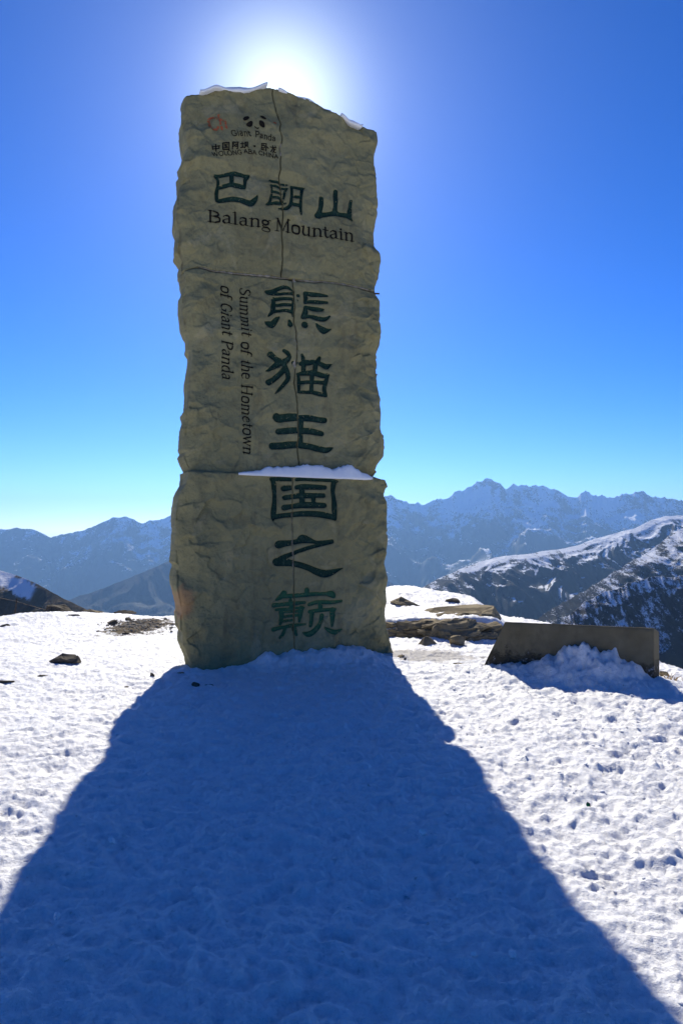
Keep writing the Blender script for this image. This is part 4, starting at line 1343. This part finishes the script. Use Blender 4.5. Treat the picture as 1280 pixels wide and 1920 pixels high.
ua, ha = uh(700, 545, U0); ub, hb = uh(715.5, 546.5, U0)
V, fs = tube([(ua - .05, U0 + .10, ha), (ua + .03, U0 + .09, ha - .001), (ub, U0 + .08, hb)], .011, 10)
o = new_mesh('steel_pin', V, fs, M_STEEL, mon)
o['label'] = 'short steel pin sticking out of the right joint'

# snow lodged on the stone ------------------------------------------------------


def snow_strip(name, label, us, base_fn, thick_fn, d0_fn, d1, seed, cat='snow', group=None):
    """a drift lying along a stone edge; local monument coordinates (u, depth, height)"""
    us = np.asarray(us); n = len(us); k = 16
    ua_, ub_ = float(us[0]), float(us[-1])
    w = np.linspace(0, 1, k)
    V = []
    for u in us:
        b = float(base_fn(u)); t = float(thick_fn(u)) * min(1.0, .12 + (min(u - ua_, ub_ - u) / .09) ** .6 if min(u - ua_, ub_ - u) > 0 else .12); d0 = float(d0_fn(u))
        for q in w:
            dd = d0 + (d1 - d0) * q
            s_ = min(1, q * 4.0)
            prof = math.sqrt(max(0, 1 - (1 - s_) ** 2)) * (1 - .35 * q)
            V.append((u, dd, b - .004 + t * prof * (1 + .26 * float(perlin(np.array([u * 9]), np.array([dd * 9]), seed)[0]) + .16 * float(perlin(np.array([u * 23]), np.array([dd * 21]), seed + 3)[0]))))
    V = np.array(V)
    Vb = V.copy()
    for i, u in enumerate(us):
        Vb[i * k:(i + 1) * k, 2] = float(base_fn(u)) - .03
    m = len(V)
    ring = np.concatenate([np.arange(k), np.arange(1, n) * k + k - 1, (n - 1) * k + np.arange(k - 2, -1, -1), np.arange(n - 2, 0, -1) * k])
    r2 = np.roll(ring, -1)
    Wd = np.vstack([V, Vb])
    # to world
    X = MON_O[0] + Wd[:, 0] * E_U[0] + Wd[:, 1] * E_D[0]
    Y = MON_O[1] + Wd[:, 0] * E_U[1] + Wd[:, 1] * E_D[1]
    W3 = np.stack([X, Y, Wd[:, 2]], -1)
    org = W3.mean(0)
    fs = [grid_faces(n, k, 0, True), grid_faces(n, k, m), np.stack([ring, ring + m, r2 + m, r2], -1)[:, ::-1]]
    o = new_mesh(name, W3 - org, fs, M_DRIFT, loc=tuple(org))
    return tag(o, label, cat, group)


def uof(x, y, off=U0):
    return uh(x, y, off)[0]


def cv(pts, off=U0):
    a = uh_arr(pts, off); o_ = np.argsort(a[:, 0])
    return lambda u: np.interp(u, a[o_, 0], a[o_, 1])


cap_line = cv([(374, 171), (388, 166), (402, 162), (418, 159), (432, 156.5), (448, 157), (462, 158), (478, 156), (492, 155.5), (503, 158.5)])
snow_strip('snow_patch', 'rounded cap of snow on the left top of the monument', np.linspace(uof(376, 170), uof(502, 159), 50), tTOP,
           lambda u: max(.012, float(cap_line(u)) - float(tTOP(u)) + .016), lambda u: U0 + .012 + .012 * math.sin(u * 21), U0 + .55, 501, 'snow', 'snow lying on the monument')
rim_line = cv([(522, 165), (540, 169), (560, 176), (580, 183), (600, 194), (618, 205), (624, 209)])
snow_strip('snow_patch', 'thin rim of snow along the sloping right top of the monument', np.linspace(uof(524, 166), uof(622, 208), 40), tTOP,
           lambda u: max(.008, float(rim_line(u)) - float(tTOP(u)) + .028), lambda u: U0 + .045 + .02 * math.sin(u * 17), U0 + .55, 502, 'snow', 'snow lying on the monument')
end_line = cv([(638, 216), (648, 217), (660, 222), (672, 229), (682, 236)])
snow_strip('snow_patch', 'small wedge of snow low on the sloping top near its right corner', np.linspace(uof(640, 218), uof(681, 238), 26), tTOP,
           lambda u: max(.008, float(end_line(u)) - float(tTOP(u)) + .03), lambda u: U0 + .005 + .012 * math.sin(u * 30), U0 + .5, 503, 'snow', 'snow lying on the monument')
led_line = cv([(446, 884), (470, 882), (490, 879.5), (497, 873), (503, 869.5), (512, 872), (528, 873), (545, 871), (560, 870), (575, 866.5), (590, 868), (608, 872), (625, 874), (640, 871), (652, 867.5), (664, 872), (676, 879), (690, 884), (699, 892)], U0 - .05)
snow_strip('snow_patch', 'long drift of snow on the ledge between two carved characters', np.linspace(uof(448, 884, 0), uof(699, 892, 0), 90), s2L,
           lambda u: max(.006, (float(led_line(u)) - float(s2L(u))) * .86), lambda u: .012 + .01 * math.sin(u * 19), U0 + .14, 504, 'snow', 'snow lying on the monument')


# ------------------------------------------------------------------ rocks, slab and small things
def unit_sphere(n=14):
    """cube sphere"""
    V = []; F = []
    g = np.linspace(-1, 1, n)
    a, b = np.meshgrid(g, g)
    a = np.tan(a * math.pi / 4).ravel(); b = np.tan(b * math.pi / 4).ravel(); o = np.ones_like(a)
    sides = [(o, a, b), (-o, b, a), (b, o, a), (a, -o, b), (a, b, o), (b, a, -o)]
    for k, s in enumerate(sides):
        p = np.stack(s, -1); p /= np.linalg.norm(p, axis=1)[:, None]
        F.append(grid_faces(n, n, k * n * n)); V.append(p)
    V = np.vstack(V); F = np.vstack(F)
    key = np.round(V, 5); _, idx, inv = np.unique(key, axis=0, return_index=True, return_inverse=True)
    return V[idx], inv.ravel()[F]


_SPH = {}


def rock_mesh(name, size, seed, mat, n=14, facets=9, rough=.05, loc=(0, 0, 0), rot=0.0, sink=.3, smooth=False, parent=None):
    if n not in _SPH:
        _SPH[n] = unit_sphere(n)
    V, Fc = _SPH[n]
    r_ = np.random.default_rng(seed)
    N = r_.normal(size=(facets, 3)); N /= np.linalg.norm(N, axis=1)[:, None]
    dd = r_.uniform(.45, .95, facets)
    dots = V @ N.T
    rad = np.min(np.where(dots > .05, dd / np.maximum(dots, .05), 9), axis=1)
    rad = np.minimum(rad, 1.15)
    P = V * rad[:, None]
    P = P * (1 + rough * fbm3(P * 2.3 + seed, seed, 4) + rough * 1.6 * (ridged(P[:, 0] * 1.7 + seed, P[:, 1] * 1.7 + P[:, 2] * 1.9, seed + 3, 4) - 1))[:, None]
    P = P * np.array(size)[None, :]
    c, s = math.cos(rot), math.sin(rot)
    P = np.stack([P[:, 0] * c - P[:, 1] * s, P[:, 0] * s + P[:, 1] * c, P[:, 2]], -1)
    P[:, 2] += size[2] * (1 - 2 * sink) * .8
    return new_mesh(name, P, [Fc], mat, parent, smooth, loc)


def hull(points, cuts=3, amp=.012, seed=1):
    """angular block: the convex hull of a few points, its faces roughened"""
    bm = bmesh.new()
    for p in points:
        bm.verts.new(p)
    r = bmesh.ops.convex_hull(bm, input=bm.verts)
    junk = [g for g in r['geom_interior'] if isinstance(g, bmesh.types.BMVert)]
    bmesh.ops.delete(bm, geom=junk, context='VERTS')
    bmesh.ops.subdivide_edges(bm, edges=bm.edges[:], cuts=cuts, use_grid_fill=True)
    bmesh.ops.triangulate(bm, faces=bm.faces[:])
    bm.normal_update()
    bm.verts.ensure_lookup_table()
    V = np.array([v.co[:] for v in bm.verts]); Nn = np.array([v.normal[:] for v in bm.verts])
    Fc = np.array([[v.index for v in f.verts] for f in bm.faces], np.int32)
    bm.free()
    sc_ = float(np.ptp(V, axis=0).mean())
    d = amp * sc_ * (fbm3(V / sc_ * 5 + seed, seed, 4) + 1.2 * (ridged(V[:, 0] / sc_ * 4 + seed, V[:, 1] / sc_ * 2 + V[:, 2] / sc_ * 6, seed, 3) - 1))
    return V + Nn * d[:, None], Fc


def block_points(r_, size, n=13, box=3.2, taper=.38):
    p = r_.normal(size=(n, 3)); p /= (np.abs(p) ** box).sum(1)[:, None] ** (1 / box)
    p = p * r_.uniform(.75, 1.05, (n, 1))
    p[:, :2] *= (1 - taper * np.clip(p[:, 2:3], -.2, 1))
    return p * np.array(size)[None, :]


def hull_rock(size, seed, cuts=3, amp=.03, n=13):
    r_ = np.random.default_rng(seed)
    return hull(block_points(r_, size, n), cuts, amp, seed)


def rock_at(px, py, size, seed, mat, label, rot=0.0, sink=.35, group=None, zlev=None, name='rock', n=14, rough=.06, cat='rock', brow=False, tilt=0.0):
    x, y = gpx(px, py)
    for _ in range(8):                       # walk the sight line down to the snow
        z = ground_scalar(x, y)
        x, y = gpx(px, py, z)
    if brow:
        dd_ = ray(px, py); a = math.atan2(dd_[0], dd_[1]); r = float(edge_r(a)) + .55
        x, y = r * math.sin(a), r * math.cos(a); z = ground_scalar(x, y)
    if name == 'rock':
        V, Fc = hull_rock(size, seed, 4 if size[0] > .3 else 2)
        V[:, 2] += tilt * V[:, 1]
        c, q = math.cos(rot), math.sin(rot)
        V = np.stack([V[:, 0] * c - V[:, 1] * q, V[:, 0] * q + V[:, 1] * c, V[:, 2] + size[2] * (1 - 2 * sink) * .8], -1)
        o = new_mesh(name, V, [Fc], mat, None, False, (x, y, z))
    else:
        o = rock_mesh(name, size, seed, mat, n=n, rough=rough, loc=(x, y, z), rot=rot, sink=sink, facets=26, smooth=True)
    return tag(o, label, cat, group)


rock_at(126, 1243, (.20, .14, .10), 133, M_DARKROCK, 'dark pointed rock poking out of the snow on the left', .2, .30)
rock_at(9, 1279, (.10, .06, .025), 32, M_DARKROCK, 'flat dark stone at the left edge of the picture', .1, .4)
rock_at(283, 1268, (.045, .035, .03), 33, M_DARKROCK, 'small dark brown stone between the dark rock and the monument', .7, .3)
rock_at(237, 1289, (.035, .02, .012), 34, M_DARKROCK, 'tiny dark chip in the snow left of the shadow edge', .7, .4)
rock_at(366, 1287, (.055, .045, .04), 35, M_DARKROCK, 'small dark stone in the shadow below the left foot of the monument', .2, .3)
rock_at(338, 1263, (.07, .05, .02), 36, M_ROCK, 'flat chip of stone tucked against the left foot of the monument', .5, .4)
rock_at(392, 1285, (.06, .02, .010), 37, M_DARKROCK, 'sliver of dark stone right of the small stone in shadow', .1, .4)
rock_at(210, 1170, (.12, .10, .055), 38, M_DARKROCK, 'dark angular stone at the left end of the gravel patch', .5, .3)
rock_at(240, 1163, (.10, .07, .05), 39, M_DARKROCK, 'dark stone at the back of the gravel patch', .9, .3)
rock_at(235, 1190, (.06, .05, .035), 40, M_DARKROCK, 'small dark stone below the gravel patch', .2, .3)
rock_at(286, 1163, (.07, .05, .025), 41, M_ROCK, 'flat pale brown stone above the right part of the gravel', .1, .4)
rock_at(104, 1143, (.34, .22, .17), 42, M_DARKROCK, 'broad dark mossy rock on the snowy brow', .1, .42, brow=True)
rock_at(172, 1142, (.26, .16, .09), 43, M_ROCK, 'low reddish brown rock on the snowy brow', .2, .42, brow=True)
rock_at(234, 1150, (.28, .14, .09), 44, M_DARKROCK, 'low dark rock on the brow above the gravel patch', -.1, .42, brow=True)
rock_at(138, 1154, (.13, .05, .03), 46, M_DARKROCK, 'thin dark stone half buried near the brow', .2, .42)
rock_at(12, 1173, (.12, .05, .025), 47, M_DARKROCK, 'thin dark stone in snow near the upper left edge', .5, .42)
rock_at(77, 1268, (.09, .04, .012), 48, M_DARKROCK, 'flat dark streak of stone below the dark pointed rock', .4, .45)
# rocks behind the right foot of the monument
rock_at(760, 1134, (.33, .26, .14), 51, M_ROCK, 'rounded grey brown boulder beside the right edge of the monument', .2, .40, n=18)
rock_at(733, 1172, (.13, .12, .11), 52, M_ROCK, 'small brown rock touching the right edge of the monument', .2, .35)
rock_at(880, 1152, (.85, .60, .10), 53, M_ROCK, 'broad flat slab of bedrock behind the low stone slab', -.12, .58, tilt=.2, n=24, rough=.05)
rock_at(815, 1155, (.30, .16, .08), 54, M_DARKROCK, 'thin dark outcrop left of the broad flat bedrock', 0, .4)
rock_at(848, 1131, (.16, .12, .09), 55, M_DARKROCK, 'dark rock on the brow right of the monument', 0, .4)


def ledge(label, pts, mat, seed):
    """a long low broken outcrop: angular blocks of bedrock grown together into one body"""
    r_ = np.random.default_rng(seed)
    P = np.array(pts, float)
    AV = []; AF = []; off = 0
    for k in range(46):
        t = r_.uniform(0, 1) if k > 13 else (k + .5) / 14
        s_ = np.linspace(0, 1, len(P))
        x, y, w, h = (np.interp(t, s_, P[:, q]) for q in range(4))
        big = k <= 13
        low = k % 2
        size = (r_.uniform(.20, .40), w * r_.uniform(.7, .95), h * r_.uniform(.28, .40)) if big else (r_.uniform(.05, .17), r_.uniform(.05, .10), h * r_.uniform(.12, .28))
        V, Fc = hull(block_points(r_, size, 20, 7, .12), 4 if big else 2, .035, seed + k)
        a = r_.uniform(-.22, .22)
        c, q = math.cos(a), math.sin(a)
        V = np.stack([V[:, 0] * c - V[:, 1] * q, V[:, 0] * q + V[:, 1] * c, V[:, 2] + .10 * V[:, 0] * r_.uniform(-1, 1)], -1)
        yy = y + (0 if big else -w * r_.uniform(.5, 1.1))
        V = V + np.array([x, yy - (.10 * low if big else 0), ground_scalar(x, yy - .35) + (h * (.22 if low else .60) if big else size[2] * .3)])
        AV.append(V); AF.append(Fc + off); off += len(V)
    V = np.vstack(AV); org = V.mean(0)
    o = new_mesh('rock_outcrop', V - org, [np.vstack(AF)], mat, smooth=False, loc=tuple(org))
    return tag(o, label, 'rock')


x0, y0 = gpx(732, 1196); x1, y1 = gpx(800, 1198); x2, y2 = gpx(870, 1205); x3, y3 = gpx(945, 1202)
ledge('long dark broken rock ledge between the monument and the low slab',
      [(x0 - .1, y0 + .25, .2, .21), (x1, y1 + .3, .27, .25), (x2, y2 + .35, .27, .25), (x3 + .05, y3 + .35, .24, .22)], M_ROCK, 61)
rock_at(800, 1209, (.16, .12, .10), 62, M_ROCK, 'angular rock at the front of the dark ledge', .5, .35)
rock_at(856, 1208, (.20, .14, .12), 63, M_ROCK, 'brown rock at the front of the ledge nearer the low slab', .9, .35)
rock_at(752, 1233, (.07, .05, .03), 64, M_ROCK, 'flat brown stone by the right foot of the monument', .3, .35)
rock_at(762, 1238, (.05, .05, .028), 65, M_DARKROCK, 'dark stone beside the flat brown one at the monument foot', .8, .35)
rock_at(856, 1246, (.14, .05, .018), 66, M_ROCK, 'thin flat stone lying in snow left of the low slab', .1, .42)
rock_at(1244, 1268, (.06, .06, .06), 67, M_ROCK, 'brown stone at the right foot of the low slab', .4, .3)


# low stone slab
def make_slab():
    bl = np.array(gpx(906, 1250)); br = np.array(gpx(1226, 1285))
    ex = br - bl; w = np.linalg.norm(ex); ex /= w
    ey = np.array([-ex[1], ex[0]])
    dl = bl[1]
    hgt_l = CAM_H - (1163 - 995) / F * bl[1]
    hgt_r = CAM_H - (1178 - 995) / F * br[1]
    n, m = 110, 44
    th_ = .17
    lean = .18
    front = []
    for j in range(m):
        t = j / (m - 1)
        for i in range(n):
            s = i / (n - 1)
            h = (-.15) + t * ((hgt_l + s * (hgt_r - hgt_l)) + .15)
            inset = .20 * w * .55 * max(0, h / hgt_l) * .95 * (1 - s) ** 6 * 1.0
            uu = s * w
            # raked left end
            left = .255 * max(0, h / hgt_l)
            uu = left + s * (w - left)
            d = lean * h * .25
            front.append((uu, d, h))
    Fp = np.array(front)
    e = np.minimum(Fp[:, 0] - .0, w - Fp[:, 0])
    rel = .010 * fbm(Fp[:, 0] * 2.5, Fp[:, 2] * 3, 71, 4) + .004 * fbm(Fp[:, 0] * 14, Fp[:, 2] * 5, 72, 3)
    topd = (hgt_l + Fp[:, 0] / w * (hgt_r - hgt_l)) - Fp[:, 2]
    broken = np.clip(.30 + .10 * fbm(Fp[:, 0] * 2.2, Fp[:, 0] * 0, 73, 3) - Fp[:, 2], 0, 1) * sstep(.25, .35, Fp[:, 0]) * (1 - sstep(.85, 1.1, Fp[:, 0]))
    rel += .16 * broken
    rel += .015 * np.exp(-np.clip(topd, 0, 1) / .012)
    Fp[:, 1] += rel
    Fp[:, 2] += np.where(topd < .001, .006 * fbm(Fp[:, 0] * 9, Fp[:, 0] * 0, 74, 3), 0)
    Bk = Fp.copy(); Bk[:, 1] = th_ + .01 * fbm(Fp[:, 0] * 3, Fp[:, 2] * 3, 75, 3)
    Bk[:, 2] -= np.clip(1 - topd / .05, 0, 1) * .06
    Bk[:, 0] += .03 * sstep(.8, 1, Fp[:, 0] / w)
    V = np.vstack([Fp, Bk]); N0 = n * m
    ring = np.concatenate([np.arange(n), np.arange(1, m) * n + n - 1, (m - 1) * n + np.arange(n - 2, -1, -1), np.arange(m - 2, 0, -1) * n])
    r2 = np.roll(ring, -1)
    W3 = np.stack([V[:, 0] * ex[0] + V[:, 1] * ey[0], V[:, 0] * ex[1] + V[:, 1] * ey[1], V[:, 2]], -1)
    o = new_mesh('stone_slab', W3, [grid_faces(m, n), grid_faces(m, n, N0, True), np.stack([ring, ring + N0, r2 + N0, r2], -1)], M_SLAB, smooth=False, loc=(bl[0], bl[1], 0))
    o.data.polygons.foreach_set('use_smooth', np.concatenate([np.ones(2 * (n - 1) * (m - 1), bool), np.zeros(len(ring), bool)]))
    tag(o, 'low dark upright stone slab with snow heaped against it', 'stone slab')


make_slab()


# gravel patch on the left
def scatter_stones(name, label, pts, smin, smax, mat, seed, kind='stuff', flat=.6, cat=None):
    r_ = np.random.default_rng(seed)
    Vs, Fs = _SPH.setdefault(4, unit_sphere(4))
    AV = []; AF = []; off = 0
    for (x, y, z) in pts:
        s = smin + (smax - smin) * r_.random() ** 2.5
        N = r_.normal(size=(7, 3)); N /= np.linalg.norm(N, axis=1)[:, None]
        dots = Vs @ N.T
        rad = np.minimum(np.min(np.where(dots > .05, r_.uniform(.55, .95, 7) / np.maximum(dots, .05), 9), axis=1), 1.15)
        P = Vs * rad[:, None] * np.array([s, s * r_.uniform(.6, 1), s * flat * r_.uniform(.6, 1.1)])
        a = r_.uniform(0, 6.28); c, q = math.cos(a), math.sin(a)
        P = np.stack([P[:, 0] * c - P[:, 1] * q, P[:, 0] * q + P[:, 1] * c, P[:, 2]], -1) + np.array([x, y, z + s * .18])
        AV.append(P); AF.append(Fs + off); off += len(P)
    o = new_mesh(name, np.vstack(AV), [np.vstack(AF)], mat, smooth=False)
    return tag(o, label, cat, None, kind)


def zs(x, y):
    x = np.asarray(x, float); y = np.asarray(y, float)
    Z = rough_h(x, y)
    Z = stamp_prints(x, y, Z)
    return base_h(x, y) + drop(x, y) + Z


gx, gy = GX, GY
g_ = np.random.default_rng(8)
q = g_.normal(size=(900, 2)) * np.array([.26, .46])
q = np.array([p for p in q if abs(p[0]) < .75 and abs(p[1]) < .9])
X = gx + q[:, 0] + .18 * -q[:, 1]; Y = gy + q[:, 1]
scatter_stones('gravel', 'patch of bare grey gravel in the snow left of the monument', np.stack([X, Y, zs(X, Y) - .004], -1), .006, .034, M_GRAVEL, 81)

# broken crusts and crumbs of snow
q = []
for k in range(2600):
    x = g_.uniform(.4, 4.6); y = g_.uniform(2.3, 8.2)
    if g_.random() < .25 + .75 * float(perlin(np.array([x * 1.2]), np.array([y * 1.2]), 90)[0] > .05):
        q.append((x, y))
for k in range(260):
    q.append((g_.uniform(-2.4, 1.4), g_.uniform(1.9, 7.6)))
for k in range(260):                               # along the foot of the slab
    t = g_.uniform(-1.2, 1.2)
    q.append((2.62 + t * .88 + g_.normal() * .12 - .15, 7.62 - t * .47 - .35 + g_.normal() * .16))
q = np.array(q)
scatter_stones('snow_crumbs', 'broken crumbs and crusts of snow scattered over the trodden ground', np.stack([q[:, 0], q[:, 1], zs(q[:, 0], q[:, 1]) - .002], -1), .004, .017, M_SNOW, 82, flat=.42)

for px, py, s, sd, lab in ((208, 1584, .026, 91, 'rounded white snow lump in the shadow near its left edge'),
                           (105, 1726, .017, 92, 'small snow lump at the lower left inside the shadow'),
                           (790, 1566, .024, 93, 'snow lump in the shadow, halfway down near its right edge'),
                           (887, 1797, .014, 94, 'smaller of two snow lumps low in the shadow at right'),
                           (962, 1797, .020, 95, 'larger of two snow lumps low in the shadow at right'),
                           (195, 1142, .16, 96, 'block of snow standing on the left brow')):
    o = rock_at(px, py, (s * 1.2, s, s * .9), sd, M_DRIFT, lab, sd * .3, .3, 'loose lumps of snow', name='snow_lump', n=8, rough=.12, cat='snow lump')
    o.location.z += .01

# scrap of green glass
x, y = gpx(1103, 1514)
z = float(zs([x], [y])[0])
V = np.array([(-.010, -.004, .0), (.008, -.012, .004), (.012, .006, .016), (-.002, .013, .022), (-.012, .004, .014),
              (-.008, -.001, .006), (.008, -.008, .010), (.010, .008, .022), (-.002, .015, .028), (-.011, .007, .020)])
o = new_mesh('glass_shard', V, [np.arange(5)[::-1], np.arange(5, 10)] + [np.array([k, (k + 1) % 5, 5 + (k + 1) % 5, 5 + k]) for k in range(5)], M_GREEN, smooth=False, loc=(x, y, z))
tag(o, 'tiny green glass shard on sunlit snow right of the shadow', 'shard')

# dry grass by the slab
x, y = gpx(1256, 1277)
AV = []; AF = []; off = 0
for k in range(22):
    a = g_.uniform(-1.5, 1.5); L = g_.uniform(.05, .14)
    b = np.array([g_.normal() * .05, g_.normal() * .04, -.02])
    tip = b + np.array([math.sin(a) * L * .8, g_.normal() * .03, L * abs(math.cos(a)) * .8 + .02])
    V, fs = tube([b, (b + tip) / 2 + np.array([0, 0, .02]), tip], [.0035, .003, .001], 5)
    AV.append(V)
    for f in fs:
        AF.append(np.asarray(f) + off)
    off += len(V)
o = new_mesh('dry_grass', np.vstack(AV), AF, M_STRAW, loc=(x, y, ground_scalar(x, y)))
tag(o, 'tuft of orange dry grass by the right end of the low slab', 'grass')

# a leaning wooden post out on the brown knoll
d = ray(28, 1150) / ray(28, 1150)[1]
D0 = 95.0
P0 = np.array([d[0] * D0, D0, CAM_H + d[2] * D0])
V, fs = tube([(-.15, 0, -2.0), (0, 0, 0), (.12, .05, 1.2), (.2, .1, 2.0)], [.10, .095, .085, .08], 8)
o = new_mesh('wooden_post', V, fs, M_WOOD, loc=tuple(P0))
tag(o, 'thin weathered wooden post standing beyond the brow at far left', 'post')

# ------------------------------------------------------------------ the mountain air
hz = bpy.data.materials.new('mountain_air')
hz.use_nodes = True
nt = hz.node_tree
nt.nodes.clear()
pv_ = nt.nodes.new('ShaderNodeVolumePrincipled')
pv_.inputs['Color'].default_value = (.28, .535, 1.0, 1)
pv_.inputs['Density'].default_value = 0.62e-4
pv_.inputs['Anisotropy'].default_value = .35
mo = nt.nodes.new('ShaderNodeOutputMaterial')
nt.links.new(pv_.outputs[0], mo.inputs['Volume'])
hv = np.array([(x, y, z) for z in (-1800, 760) for y in (-15600, 15600) for x in (-15600, 15600)], float)
o = new_mesh('haze', hv, [np.array([[0, 2, 3, 1], [4, 5, 7, 6], [0, 1, 5, 4], [2, 6, 7, 3], [0, 4, 6, 2], [1, 3, 7, 5]])], hz, smooth=False)
tag(o, 'thin blue mountain haze filling the air over the valley', None, None, 'stuff')
